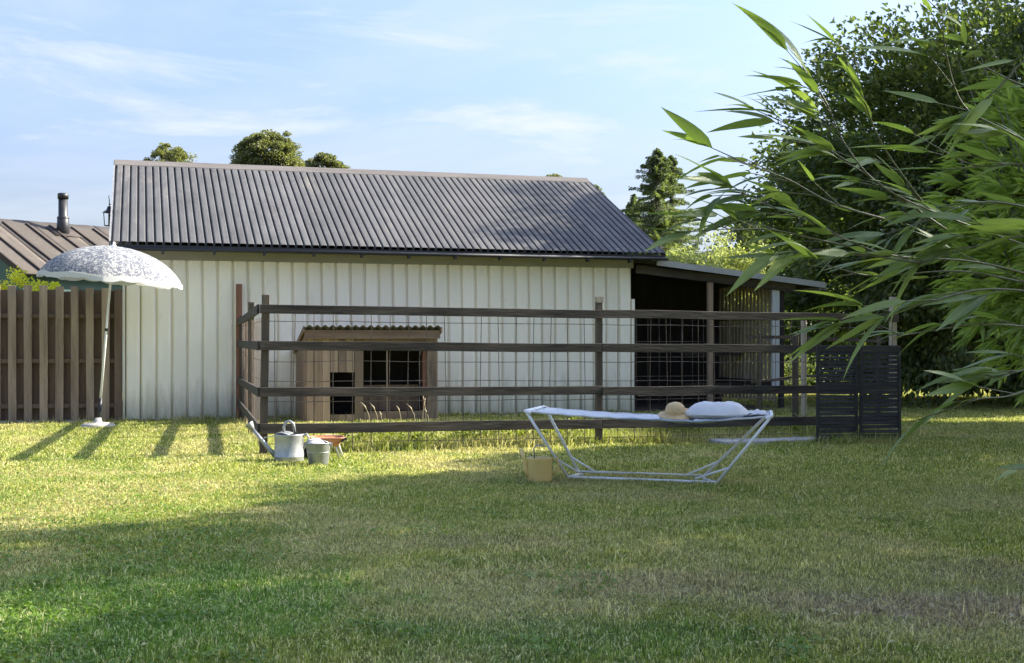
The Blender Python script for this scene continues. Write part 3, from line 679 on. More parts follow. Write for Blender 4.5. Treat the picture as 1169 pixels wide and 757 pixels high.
# ------------------------------------------------------------------ parasol
ub = G(112, 488)
par = empty('parasol', ub, 0, 'white parasol with blue floral print and scalloped edge by the paling fence', 'parasol')
tilt = Vector((.085, 0, 1)).normalized()
hp = 2.60; apex = tilt * hp
m = MB(); m.tube([tilt * .35, tilt * (hp + .02)], .017, 10); m.build('pole', M['white_steel'], par)
m = MB(); m.tube([tilt * .02, tilt * .42], .026, 10); m.tube([tilt * 1.38, tilt * 1.42], .024, 10); m.build('pole_socket', M['black'], par)
m = MB(); m.lathe([(0, 0.0), (.24, 0), (.25, .03), (.2, .06), (.06, .075), (.04, .14), (0, .14)], n=28); m.build('base', M['concrete'], par)
canopy = bpy.data.materials.new('floral_cotton'); canopy.use_nodes = True; t = canopy.node_tree; p_ = t.nodes['Principled BSDF']; p_.inputs['Roughness'].default_value = .85
tc = N(t, 'ShaderNodeTexCoord')
def vor(sc, feat='F1'):
    v = N(t, 'ShaderNodeTexVoronoi', feature=feat); v.inputs['Scale'].default_value = sc; t.links.new(tc.outputs['Object'], v.inputs['Vector']); return v
nz = N(t, 'ShaderNodeTexNoise'); nz.inputs['Scale'].default_value = 14; nz.inputs['Detail'].default_value = 4; nz.inputs['Distortion'].default_value = 2.2; t.links.new(tc.outputs['Object'], nz.inputs['Vector'])
r1 = N(t, 'ShaderNodeMapRange'); r1.inputs['From Min'].default_value = .47; r1.inputs['From Max'].default_value = .53; t.links.new(nz.outputs['Fac'], r1.inputs['Value'])
v = vor(12, 'DISTANCE_TO_EDGE'); r2 = N(t, 'ShaderNodeMapRange'); r2.inputs['From Min'].default_value = .03; r2.inputs['From Max'].default_value = .07; r2.inputs['To Min'].default_value = 1; r2.inputs['To Max'].default_value = 0
t.links.new(v.outputs['Distance'], r2.inputs['Value'])
mxx = N(t, 'ShaderNodeMath', operation='MAXIMUM'); t.links.new(r1.outputs[0], mxx.inputs[0]); t.links.new(r2.outputs[0], mxx.inputs[1])
mm = N(t, 'ShaderNodeMath', operation='MULTIPLY'); mm.inputs[1].default_value = .92; t.links.new(mxx.outputs[0], mm.inputs[0])
x_ = N(t, 'ShaderNodeMix', data_type='RGBA'); x_.inputs['A'].default_value = (.46, .45, .42, 1); x_.inputs['B'].default_value = (.12, .13, .165, 1); t.links.new(mm.outputs[0], x_.inputs['Factor'])
t.links.new(x_.outputs['Result'], p_.inputs['Base Color'])
tr = N(t, 'ShaderNodeBsdfTranslucent'); t.links.new(x_.outputs['Result'], tr.inputs['Color']); ms = N(t, 'ShaderNodeMixShader'); ms.inputs[0].default_value = .25
t.links.new(p_.outputs[0], ms.inputs[1]); t.links.new(tr.outputs[0], ms.inputs[2]); t.links.new(ms.outputs[0], t.nodes['Material Output'].inputs[0])
cloth = leafmat('white_cotton', [(.60, .60, .58), (.66, .66, .64)], .3, .85, tcol=(1, 1, 1))
q = tilt.to_track_quat('Z', 'Y')
nr = 8; per = 8
PHM = .78
def can(u, v):
    a = u * 2 * PI + .2; kk = (u * nr) % 1
    sag = 1 - .055 * math.sin(PI * kk) * v
    r = .99 * math.sin(v * PI / 2 * PHM) / math.sin(PI / 2 * PHM) * (sag if v > 0 else 1)
    z = -.47 * (1 - math.cos(v * PI / 2 * PHM)) / (1 - math.cos(PI / 2 * PHM)) - .012 * math.sin(PI * kk) * math.sin(PI * v)
    z += .035 * math.sin(PI * kk) * v ** 3
    return apex + q @ Vector((r * math.cos(a), r * math.sin(a), z))
m = MB(); m.grid(can, nr * per, 10); canopy_o = m.build('canopy', canopy, par)
def val(u, v):
    c = can(u, 1); kk = (u * nr * 3) % 1; a = u * 2 * PI + .2
    out = q @ Vector((math.cos(a), math.sin(a), 0))
    return c + out * (.004 + .012 * v) - (q @ Vector((0, 0, 1))) * v * (.060 + .022 * math.sin(PI * kk))
m = MB(); m.grid(val, nr * per * 3, 2); m.build('valance', cloth, canopy_o)
m = MB()
hub = tilt * (hp - .45)
for k in range(nr):
    pts = [can(k / nr, v) - q @ Vector((0, 0, .012)) for v in np.linspace(0.02, 1, 7)]
    MB().tube(pts, .0045, 5).build('rib', M['white_steel'], par)
    MB().tube([hub, can(k / nr, .5) - q @ Vector((0, 0, .015))], .004, 5).build('stretcher', M['white_steel'], par)
MB().lathe([(.0, .06), (.015, .05), (.02, .02), (.045, .0), (.05, -.01)], apex, 12, tilt).build('finial', M['white_steel'], par)

# ------------------------------------------------------------------ hammock on its frame
hm = empty('hammock', Vector((1.2, 11.1, 0)), 0, 'long white hammock stretched on a white tubular steel frame on the lawn', 'hammock')
O = hm.location
def hv(x, y, z): return Vector((x, y, z)) - O
TNL, TNR, TFL, TFR = hv(.135, 11.07, .60), hv(2.17, 10.56, .585), hv(.32, 11.78, .60), hv(2.31, 11.27, .585)
BNL, BNR, BFL, BFR = hv(.50, 11.24, .02), hv(1.77, 10.80, .02), hv(.62, 11.70, .02), hv(1.74, 11.34, .02)
def rod(pts, r=.0135, nm='leg'): return MB().tube(pts, r, 8).build(nm, M['white_steel'], hm)
def round_corner(a, b, c, r=.07):
    d1 = (a - b).normalized(); d2 = (c - b).normalized()
    return [b + d1 * r, b + d1 * r * .35 + d2 * r * .12, b + d1 * r * .12 + d2 * r * .35, b + d2 * r]
for a, b in ((TNL, BNL), (TFL, BFL), (TNR, BNR), (TFR, BFR)): rod([a, b])
rod([BNL, BNR], .013, 'base_tube'); rod([BFL, BFR], .011, 'base_tube'); rod([BNL, BNL.lerp(BFL, .5) + Vector((.06, 0, .0)), BFL], .011, 'cross_tube'); rod([BNR, BNR.lerp(BFR, .5) + Vector((-.06, 0, 0)), BFR], .011, 'cross_tube')
rod([BNL.lerp(TNL, .28), BNL.lerp(BNR, .11) + Vector((0, .04, .02))], .009, 'brace'); rod([BNR.lerp(TNR, .24), BNR.lerp(BNL, .14) + Vector((0, .04, .02))], .009, 'brace')
rod([BFL.lerp(TFL, .24), BFL.lerp(BFR, .14)], .009, 'brace'); rod([BFR.lerp(TFR, .24), BFR.lerp(BFL, .14)], .009, 'brace')
for a, b in ((TNL, TFL), (TNR, TFR)):
    out = (TNL - TNR).normalized() * (1 if a is TNL else -1)
    rod([a - out * .03, a + out * .02 + Vector((0, 0, .018)), b + out * .02 + Vector((0, 0, .018)), b - out * .03], .016, 'end_bar')
def ham(u, v):
    a = TNL.lerp(TNR, u); b = TFL.lerp(TFR, u)
    p = a.lerp(b, .06 + v * .88)
    return p + Vector((0, 0, .012 - (.07 * math.sin(PI * u) + .03 * math.exp(-((u - .72) / .14) ** 2)) * (0.6 + .4 * math.sin(PI * v)) + .003 * math.sin(u * 60 + v * 11)))
fab = bpy.data.materials.new('striped_canvas'); fab.use_nodes = True; t = fab.node_tree; p_ = t.nodes['Principled BSDF']; p_.inputs['Roughness'].default_value = .8
tc = N(t, 'ShaderNodeTexCoord'); wv = N(t, 'ShaderNodeTexWave'); wv.bands_direction = 'Y'; wv.inputs['Scale'].default_value = 5.5; wv.inputs['Distortion'].default_value = .6
mpp = N(t, 'ShaderNodeMapping'); mpp.inputs['Rotation'].default_value = (0, 0, R(13)); t.links.new(tc.outputs['Object'], mpp.inputs[0]); t.links.new(mpp.outputs[0], wv.inputs['Vector'])
rr = N(t, 'ShaderNodeMapRange'); rr.inputs['From Min'].default_value = .75; rr.inputs['From Max'].default_value = .85; t.links.new(wv.outputs['Fac'], rr.inputs['Value'])
x_ = N(t, 'ShaderNodeMix', data_type='RGBA'); x_.inputs['A'].default_value = (.62, .62, .61, 1); x_.inputs['B'].default_value = (.34, .40, .48, 1); t.links.new(rr.outputs[0], x_.inputs['Factor']); t.links.new(x_.outputs['Result'], p_.inputs['Base Color'])
MB().grid(ham, 60, 10).build('canvas', fab, hm, solid=.005)
MB().tube([ham(u, 0) for u in np.linspace(0, 1, 30)], .010, 6).build('hem', fab, hm)
MB().tube([ham(u, 1) for u in np.linspace(0, 1, 30)], .010, 6).build('hem', fab, hm)
# pillow, throw and straw hat lie on the hammock
def hpt(u, v): return ham(u, v) + O
def cushion(name, c, lx, ly, lz, yaw, label, cat, mt, seed, flat=0.0):
    m = MB(); n = 40
    def pf(u, v):
        th = u * 2 * PI; ph = (v - .5) * PI
        cx = math.copysign(abs(math.cos(th)) ** .7, math.cos(th)) * math.cos(ph) ** .55
        cy = math.copysign(abs(math.sin(th)) ** .7, math.sin(th)) * math.cos(ph) ** .55
        z = math.sin(ph)
        edge = max(0.0, 1 - (max(abs(cx), abs(cy))) ** 4)
        wr = noise.noise((cx * 3 + seed, cy * 2.4, z * 1.3)) * .14 - .10 * abs(noise.noise((cx * 4.5 + cy * 3 + seed, cy * 1.5, z * 1.3))) + noise.noise((cx * 7 + seed, cy * 5, z * 2)) * .06
        zz = z * lz / 2 * (edge ** .6) * (1 + wr * 1.1) * (1 if z > 0 else .45)
        return Vector((cx * lx / 2 * (1 + wr * .3), cy * ly / 2, zz + lz * .225 * .95))
    m.grid(pf, n, 20)
    o = m.build(name, mt, loc=c); o.rotation_euler = (0, 0, yaw)
    return tag(o, label, cat)
linen = mat('white_linen', (.62, .61, .60), (.70, .69, .67), 5, .9, .25, 60)
cushion('pillow', hpt(.785, .40) + Vector((0, 0, .02)), .58, .50, .215, R(-15), 'plump white pillow lying on the right half of the hammock', 'pillow', linen, 2.2)
c0 = hpt(.91, .42)
def cl(u, v):
    x = (u - .5) * .46; y = (v - .5) * .46
    uu = min(.985, max(0, .90 + x / 2.1)); 
    p = ham(uu, min(1, max(0, .42 + y / .70))) + O
    return Vector((p.x, p.y, p.z + .016 + .032 * abs(noise.noise((u * 4.3, v * 3.1, 1))) + .022 * abs(noise.noise((u * 9, v * 8, 3))) + .02 * (1 - u)))-c0
o = MB().grid(cl, 36, 30).build('folded_throw', linen, solid=.008, loc=c0); tag(o, 'crumpled white cloth beyond the pillow at the right end of the hammock', 'cloth')
c1_ = hpt(.60, .55)
def cl2(u, v):
    x = (u - .5) * .30; y = (v - .5) * .34
    p = ham(.615 + x / 2.1, .5 + y / .7) + O
    return Vector((p.x, p.y, p.z + .018 + .05 * abs(noise.noise((u * 3.3, v * 3.1, 6))) + .03 * math.sin(PI * u)))-c1_
o = MB().grid(cl2, 24, 24).build('napkin', linen, solid=.008, loc=c1_); tag(o, 'small crumpled white cloth under the straw hat on the hammock', 'cloth')
hc = hpt(.615, .22) + Vector((0, 0, .05))
hat = empty('straw_hat', hc, 0, 'round straw hat with a wide brim leaning on the pillow of the hammock', 'hat')
def brim(u, v):
    a = u * 2 * PI; r = .085 + v * .065
    return (r * math.cos(a), r * math.sin(a) * .95, .035 - .02 * v + .010 * math.sin(a * 2 + .5) * v + .006 * math.sin(a * 3) * v)
m = MB(); m.grid(brim, 40, 5); ob = m.build('brim', M['straw'], hat, solid=.004); ob.rotation_euler = (R(16), R(-4), 0)
m = MB(); m.lathe([(.088, .032), (.086, .06), (.078, .088), (.06, .108), (.035, .119), (0, .122)], n=28); oc = m.build('crown', M['straw'], hat); oc.rotation_euler = (R(16), R(-4), 0)
m = MB(); m.lathe([(.0895, .036), (.0885, .056)], n=28); m.build('hat_band', M['straw'], oc)

# ------------------------------------------------------------------ cream watering can by the hammock
yc = empty('watering_can', G(616, 549.5), 0, 'cream yellow watering can on the lawn at the left foot of the hammock', 'watering can')
m = MB(); m.lathe([(0, .004), (.104, .004), (.108, .012), (.113, .20), (.116, .207), (.110, .212), (.108, .205)], n=32); m.build('body', M['cream'], yc)
MB().grid(lambda u, v: ((2 * u - 1) * .112 * math.sqrt(max(0, 1 - (v * .98) ** 2)), v * .112 * .98, .202 + .01 * math.sin(PI * v)), 16, 8).build('half_lid', M['cream'], yc, solid=.004)
m = MB(); m.tube([(-.095, -.02, .05), (-.125, -.02, .12), (-.14, -.02, .20), (-.165, -.02, .29)], [.030, .020, .016, .020], 10); m.build('spout', M['cream'], yc)
m = MB(); m.tube([(.105, 0, .19), (.15, 0, .20), (.165, 0, .16), (.155, 0, .10), (.105, 0, .05)], .010, 8); m.build('handle', M['cream'], yc)
m = MB(); m.tube([(-.045, 0, .205), (-.05, 0, .29), (-.03, 0, .318), (.03, 0, .318), (.05, 0, .30)], .006, 8); m.build('bail_handle', M['zinc'], yc)

# ------------------------------------------------------------------ zinc watering can, bucket, wheelbarrow
zc = empty('watering_can', G(330, 527), 0, 'large galvanised zinc watering can with a long spout by the fence corner post', 'watering can')
m = MB(); m.lathe([(0, .005), (.148, .005), (.152, .015), (.150, .05), (.153, .055), (.150, .06), (.146, .27), (.150, .28), (.144, .285)], n=40); m.build('body', M['zinc'], zc)
MB().grid(lambda u, v: (-.146 + .17 * v, (2 * u - 1) * math.sqrt(max(0.0001, .146 ** 2 - (-.146 + .17 * v) ** 2)) * .99, .283 + .02 * math.sin(PI * v)), 20, 10).build('half_cover', M['zinc'], zc, solid=.003)
m = MB(); m.tube([(-.13, 0, .06), (-.20, .0, .12), (-.28, 0, .22), (-.37, 0, .33)], [.032, .024, .019, .015], 10); zspout = m.build('spout', M['zinc'], zc)
m = MB(); m.tube([(-.365, 0, .325), (-.385, 0, .35), (-.41, 0, .385), (-.415, 0, .392)], [.016, .03, .046, .046], 14); m.build('rose', M['zinc'], zspout)
m = MB(); m.tube([(-.13, 0, .27), (-.26, 0, .245)], .006, 6); m.build('spout_stay', M['zinc'], zc)
m = MB(); m.tube([(-.05, 0, .28), (-.055, 0, .36), (-.03, 0, .405), (.01, 0, .415), (.045, 0, .39), (.06, 0, .30)], .014, 8); m.build('top_handle', M['zinc'], zc)
m = MB(); m.tube([(.14, 0, .26), (.18, 0, .285), (.20, 0, .25), (.19, 0, .18), (.145, 0, .13)], .012, 8); m.build('back_handle', M['zinc'], zc)

bk = empty('bucket', G(363.5, 531), 0, 'dented zinc bucket standing in front of the red wheelbarrow', 'bucket')
m = MB(); m.lathe([(0, .012), (.088, .012), (.092, .0), (.096, .01), (.122, .20), (.126, .215), (.130, .222), (.124, .226), (.120, .215), (.094, .02)], n=36); m.build('body', M['zinc'], bk)
m = MB(); m.lathe([(.1125, .125), (.1165, .13), (.1135, .135)], n=36); m.build('hoop', M['zinc'], bk)
m = MB(); m.tube([(-.128 * math.cos(a), .128 * math.cos(a) * .1 - .10 * math.sin(a), .20 + .06 * math.sin(a)) for a in np.linspace(0, PI, 14)], .004, 6); m.build('handle', M['zinc'], bk)
for s in (-1, 1): MB().box(s * .128 - .012, s * .128 + .012, -.006, .006, .18, .225).build('ear', M['zinc'], bk)
o = cushion('rag', bk.location + Vector((-.03, .0, .185)), .19, .17, .11, .3, 'pale crumpled rag stuffed in the top of the zinc bucket', 'cloth', linen, 5.1)

wbp = G(380, 523)
wb = empty('wheelbarrow', wbp, R(12), 'small terracotta-red wheelbarrow parked behind the zinc bucket', 'wheelbarrow')
def tray(u, v):
    a = u * 2 * PI; e = 6
    cx = math.copysign(abs(math.cos(a)) ** .45, math.cos(a)); cy = math.copysign(abs(math.sin(a)) ** .45, math.sin(a))
    if v < .5: k = v / .5; return (-.06 + cx * .115 * k, .02 + cy * .12 * k, .135)
    k = (v - .5) / .5
    return (-.06 + cx * (.115 + .06 * k) , .02 + cy * (.12 + .06 * k), .135 + .085 * k)
m = MB(); m.grid(tray, 40, 8); tray_o = m.build('tray', M['terracotta'], wb, solid=.008)
m = MB(); m.tube([Vector(tray(u, 1)) for u in np.linspace(0, 1, 41)], .008, 6); m.build('tray_rim', M['terracotta'], tray_o)
for s in (-1, 1): MB().bar((-.22, s * .10 + .02, .09), (.14, s * .14 + .02, .215), .028, .028).build('handle', M['post'], wb, .003)
for s in (-1, 1): MB().tube([(.02, s * .10 + .02, .15), (.07, s * .10 + .02, .0)], .007, 6).tube([(.05, s * .10 + .02, .17), (.10, s * .10 + .02, .03)], .006, 6).build('leg', M['white_steel'], wb)
m = MB(); m.lathe([(.05, -.018), (.085, -.02), (.09, 0), (.085, .02), (.05, .018)], (-.25, .02, .09), 24, (0, 1, 0)); m.lathe([(0, -.01), (.05, -.01), (.05, .01), (0, .01)], (-.25, .02, .09), 20, (0, 1, 0)); m.build('wheel', M['black'], wb)

# ------------------------------------------------------------------ vegetation
def leafmesh(name, c, d, n, l, w, mat_, fold=.25):
    """c,d,n: (k,3) arrays. diamond-shaped folded leaves"""
    k = len(c); d = d / (np.linalg.norm(d, axis=1)[:, None] + 1e-9)
    s = np.cross(d, n); s /= (np.linalg.norm(s, axis=1)[:, None] + 1e-9); n2 = np.cross(s, d)
    l = l[:, None]; w = w[:, None]
    v = np.empty((k, 4, 3), np.float32)
    v[:, 0] = c - d * l * .5; v[:, 1] = c + s * w * .5 - n2 * w * fold * 0 + n2 * w * fold; v[:, 2] = c + d * l * .5 - n2 * l * .12; v[:, 3] = c - s * w * .5 + n2 * w * fold
    me = bpy.data.meshes.new(name); me.vertices.add(4 * k); me.vertices.foreach_set('co', v.ravel())
    b = (np.arange(k) * 4)[:, None]
    tri = np.concatenate([b + np.array([[0, 1, 2]]), b + np.array([[0, 2, 3]])], 1).astype(np.int32).ravel()
    me.loops.add(len(tri)); me.loops.foreach_set('vertex_index', tri)
    me.polygons.add(2 * k); me.polygons.foreach_set('loop_start', (np.arange(2 * k) * 3).astype(np.int32))
    try: me.polygons.foreach_set('loop_total', np.full(2 * k, 3, np.int32))
    except Exception: pass
    me.update(calc_edges=True); me.materials.append(mat_)
    return me
def rvec(k): v = RNG.normal(size=(k, 3)); return v / np.linalg.norm(v, axis=1)[:, None]

def tree(name, base, height, rx, ry, zc, rz_, mat_, label, cat='tree', group=None, clumps=240, per=90, leaf=.10, crad=.45, trunk_r=.14, shell=.55, droop=.2, seed=0, limbs=9, lump=.35, aspect=.6):
    global RNG
    RNG = np.random.default_rng(100 + seed); random.seed(100 + seed)
    root = empty(name, base, 0, label, cat, group)
    # crown: clump centres, lumpy ellipsoid
    dirs = rvec(clumps); rad = shell + (1 - shell) * RNG.random(clumps) ** .6
    lumpv = np.array([noise.noise((d[0] * 1.9 + seed, d[1] * 1.9, d[2] * 1.9)) for d in dirs])
    rad = rad * (1 + lump * lumpv * 1.5)
    cc = dirs * rad[:, None] * np.array([rx, ry, rz_]) + np.array([0, 0, zc])
    low = cc[:, 2] < .25; cc[low, 2] = .25 + RNG.random(low.sum()) * .5
    cr = crad * (.6 + .8 * RNG.random(clumps))
    idx = np.repeat(np.arange(clumps), per); k = len(idx)
    off = rvec(k) * (RNG.random(k) ** .45)[:, None] * cr[idx][:, None] * np.array([1, 1, .62])
    c = cc[idx] + off
    outd = dirs[idx] + .7 * rvec(k); d = outd + np.array([0, 0, -droop]); n = rvec(k) + np.array([0, 0, 1.1])
    ll = leaf * (.6 + .8 * RNG.random(k)); me = leafmesh('foliage', c.astype(np.float32), d, n, ll, ll * aspect, mat_)
    o = bpy.data.objects.new('crown', me); C.objects.link(o); o.parent = root
    m = MB(); tz = zc - rz_ * .2
    pts = [Vector((0, 0, -.1)), Vector((random.uniform(-.05, .05), random.uniform(-.05, .05), tz * .4)), Vector((random.uniform(-.15, .15), random.uniform(-.1, .1), tz)), Vector((random.uniform(-.2, .2), 0, zc + rz_ * .6))]
    m.tube(pts, [trunk_r * 1.25, trunk_r, trunk_r * .75, trunk_r * .15], 10)
    m.build('trunk', M['bark'], root)
    m = MB()
    for i in range(limbs):
        j = RNG.integers(clumps); e = Vector(cc[j] * np.array([.85, .85, 1])); f = .35 + .6 * i / limbs; a = pts[1].lerp(pts[3], f * .8)
        mid = a.lerp(e, .5) + Vector((0, 0, .12 * (e - a).length))
        m.tube([a, mid, e], [trunk_r * .4, trunk_r * .22, trunk_r * .05], 6)
    m.build('limbs', M['bark'], root)
    return root

def spruce(name, base, h, r, label, mat_, seed, group=None, tiers=34, zlow=.06):
    global RNG; RNG = np.random.default_rng(seed); random.seed(seed)
    root = empty(name, base, 0, label, 'tree', group)
    m = MB(); m.tube([(0, 0, -.1), (0.02, 0, h * .5), (0, 0, h)], [r * .07, r * .045, .01], 8); m.build('trunk', M['bark'], root)
    cs = []; ds = []
    bm_ = MB()
    for i in range(tiers * 11):
        f = random.random() ** 1.15; z = h * (zlow + (1 - zlow) * f)
        if i % 9 == 0: f = .9 + .1 * random.random(); z = h * f
        rr = r * (1 - f) ** .78 + .05
        a = random.uniform(0, 2 * PI); ln = rr * random.uniform(.45, 1.12)
        dr = Vector((math.cos(a), math.sin(a), 0)); sdv = Vector((-dr.y, dr.x, 0))
        rise = random.uniform(.05, .35); tip = dr * ln + Vector((0, 0, z + ln * (rise - .30)))
        root_ = Vector((0, 0, z))
        bm_.tube([root_, root_.lerp(tip, .55) - Vector((0, 0, .05 * ln)), tip], [.009, .006, .002], 3, False)
        npt = max(8, int(ln * 46))
        for q_ in range(npt):
            t_ = ((q_ + random.random()) / npt) ** .8; p = root_.lerp(tip, t_) - Vector((0, 0, .2 * ln * t_ * (1 - t_)))
            for s_ in range(6):
                side = random.uniform(-1, 1) * .22 * ln * (1.08 - t_) + random.uniform(-.025, .025)
                pp = p + sdv * side + Vector((0, 0, -abs(side) * .5 - random.random() * .09 + .03))
                cs.append(pp); ds.append(dr * .6 + sdv * (.7 if side > 0 else -.7) + Vector((0, 0, random.uniform(-.9, .15))))
    ob_ = bm_.build('branches', M['bark'], root); ob_['kind'] = 'stuff'
    k = len(cs); ll = .05 + .045 * RNG.random(k)
    me = leafmesh('foliage', np.array(cs, np.float32), np.array(ds), rvec(k) + np.array([0, 0, 1.]), ll, ll * .3, mat_)
    o = bpy.data.objects.new('crown', me); C.objects.link(o); o.parent = root
    return root

# big dark tree on the right, its neighbours and the hedge behind
tree('broadleaf_tree', Vector((10.0, 24.9, 0)), 10, 4.9, 4.2, 3.7, 4.3, M['leafdark'], 'huge dark-leaved tree rising above the lean-to on the right', clumps=760, per=190, leaf=.115, crad=.62, trunk_r=.24, shell=.45, seed=1, limbs=26, lump=.16)
tree('broadleaf_tree', Vector((13.3, 25.8, 0)), 10, 3.6, 3.4, 7.2, 4.6, M['leafdark'], 'tall dark tree partly cut by the right edge, behind the huge dark tree', clumps=340, per=140, leaf=.12, crad=.62, trunk_r=.22, shell=.5, seed=2, limbs=12)
hed = [(5.6, 31.5, 2.3, 2.4, 'leafhedge', 'rounded dark bush just right of the lean-to at the lawn edge'), (8.6, 34.5, 2.6, 2.4, 'leafhedge', 'dark bush behind the black slatted screen at the lawn edge'),
       (11.8, 35.5, 2.8, 2.6, 'leafhedge', 'dark spreading bush at the far lawn edge, left of the tree trunk'), (15.2, 36, 3.0, 3.0, 'leafhedge', 'dark bush at the far lawn edge behind the tree trunk'), (19, 36, 3.0, 3.4, 'leafhedge', 'dark bush at the far lawn edge near the right border')]
for i, (x, y, r_, h_, mt, lb) in enumerate(hed):
    tree('bush', Vector((x, y, 0)), h_, r_, 1.6, h_ * .45, h_ * .62, M[mt], lb, 'bush', 'dark bushes along the far lawn edge', clumps=170, per=110, leaf=.11, crad=.5, trunk_r=.08, shell=.35, seed=20 + i, limbs=6)
back = [(8.9, 40, 2.5, 2.6, 3.4, 'tall dark tree closing the view behind the lean-to'), (13.0, 43, 4.5, 4.5, 6, 'tall dark tree closing the view beyond the black screen'), (20, 43, 4.5, 4.5, 6, 'tall dark tree closing the view at the right border')]
for i, (x, y, r_, z_, rz2, lb) in enumerate(back):
    tree('broadleaf_tree', Vector((x, y, 0)), 9, r_, 3, z_, rz2 * .8, M['leafhedge'], lb, clumps=260, per=110, leaf=.19, crad=.9, trunk_r=.2, shell=.3, seed=40 + i, limbs=8, group='trees beyond the lawn')
# pale shrub and conifers right of the barn
tree('willow_shrub', P(822, 330, 29.0) * 1, 3, 1.35, 1.2, .2, 1.15, M['leafpale'], 'silvery pale green shrub above the lean-to roof', 'shrub', clumps=150, per=150, leaf=.10, crad=.33, trunk_r=.05, shell=.3, seed=61, aspect=.45) if False else None
tree('willow_shrub', Vector(((818 - CX) / F * 29, 29, 0)), 3.2, 1.35, 1.1, 1.8, 1.80, M['leafpale'], 'silvery pale green shrub showing above the lean-to roof', 'shrub', clumps=230, per=130, leaf=.10, crad=.33, trunk_r=.06, shell=.3, seed=61, aspect=.4)
spruce('spruce_tree', Vector(((750 - CX) / F * 34, 34, 0)), H + (388 - 170) / F * 34, 3.3, 'tallest spruce to the right of the barn roof with a pointed crown', M['needle'], 71, tiers=44)
spruce('spruce_tree', Vector(((724 - CX) / F * 37, 37, 0)), H + (388 - 222) / F * 37, 2.2, 'shorter spruce touching the right slope of the barn roof', M['needle'], 72, tiers=26)
spruce('spruce_tree', Vector(((769 - CX) / F * 35, 35.5, 0)), H + (388 - 178) / F * 35.5, 2.6, 'second spruce leader close beside the tallest spruce', M['needle'], 73, tiers=34)
spruce('spruce_tree', Vector(((846 - CX) / F * 30, 30, 0)), H + (388 - 235) / F * 30, 2.3, 'dark fir between the pale shrub and the huge dark tree', M['needle'], 74, tiers=28)
tree('golden_shrub', Vector((-8.9, 20.2, 0)), 2.1, .75, .35, 1.62, .80, M['leafyellow'], 'golden yellow shrub peeping over the paling fence at far left', 'shrub', clumps=70, per=90, leaf=.05, crad=.16, trunk_r=.03, shell=.4, seed=64)
tree('golden_shrub', Vector((-7.9, 20.2, 0)), 2.1, .75, .35, 1.56, .78, M['leafyellow'], 'golden yellow shrub peeping over the paling fence left of the parasol pole', 'shrub', clumps=70, per=90, leaf=.05, crad=.16, trunk_r=.03, shell=.4, seed=65)
# trees whose tops show over the roof
def overroof(px0, px1, ytop, Y, label, seed, dens=1, rzf=.5):
    xc = ((px0 + px1) / 2 - CX) / F * Y; rx = (px1 - px0) / 2 / F * Y; top = H + (HY - ytop) / F * Y
    rz_ = rx * 1.15
    tree('broadleaf_tree', Vector((xc, Y, 0)), top, rx * 1.05, rx * .9, top - rz_ * 1.05, rz_, M['leafolive'], label, 'tree', 'trees behind the barn roof', clumps=int(330 * dens), per=80, leaf=.085, crad=rx * .19, trunk_r=.14, shell=.55, seed=seed, limbs=14, lump=.15)
overroof(160, 229, 166, 44, 'sparse olive tree top showing over the left end of the barn roof', 81, .7)
overroof(268, 342, 148, 42, 'dense round olive tree top, tallest above the barn ridge', 82, 1.6)
overroof(342, 399, 176, 43, 'low olive tree top just right of the tallest one above the ridge', 83, 1.2)
overroof(618, 652, 198, 60, 'tiny distant tree top over the right part of the ridge', 84, .8)
overroof(656, 690, 210, 60, 'tiny distant tree top at the right slope of the barn roof', 85, .8)

# shade trees to the right of the view: what shades the lawn
shade = [(9.3, 3.4, 2.4, 2.2, 7.6, 'nearest'), (9.5, 7.2, 2.5, 2.2, 8.5, 'second'), (9.6, 10.7, 2.3, 2.0, 8.7, 'third'), (9.6, 13.2, 2.0, 1.6, 7.2, 'fourth'), (9.9, 15.6, 1.9, 1.6, 6.5, 'fifth'), (10.6, 18.6, 1.9, 1.8, 6.3, 'sixth')]
for i, (x, y, r_, ry_, top, nth) in enumerate(shade):
    bot = 1.2 if y > 14 else 3.2
    tree('broadleaf_tree', Vector((x, y, 0)), 8, r_, ry_, (top + bot) / 2, (top - bot) / 2, M['leafhedge'], 'garden tree just outside the right edge of the view, %s from the camera' % nth, 'tree', 'garden trees along the right side', clumps=260, per=80, leaf=.15, crad=.5, trunk_r=.16, shell=.3, seed=90 + i, limbs=8, lump=.12)

# ------------------------------------------------------------------ bamboo in the foreground
def bleaf(length, width, curl, twist):
    m = MB(); n = 7
    for i in range(n + 1):
        t_ = i / n
        w = width * .5 * (math.sin(PI * min(1, t_ * 1.02) ** .62)) ** .9 if 0 < i < n else .0008
        y = t_ * length; z = -curl * length * t_ * t_; tw = twist * t_
        for s in (-1, 0, 1):
            m.v.append((s * w * math.cos(tw), y, z + abs(s) * w * .28 + s * w * math.sin(tw)))
    for i in range(n):
        for k in (0, 1):
            a = i * 3 + k; m.f.append([a, a + 1, a + 4, a + 3]); m.sm.append(True)
    return m.data('leaf', M['bamboo_vein'])
random.seed(5)
LM = [bleaf(1, .17, c, tw) for c, tw in ((.05, .2), (.14, -.3), (.22, .4), (.10, .7), (.02, -.2), (.3, .2))]
bam = empty('bamboo', Vector((2.1, 3.4, 0)), 0, 'large-leaved green bamboo reaching into the picture from the right, close to the camera', 'bamboo')
bi = Matrix.Translation(bam.location).inverted()
LEAVES = []
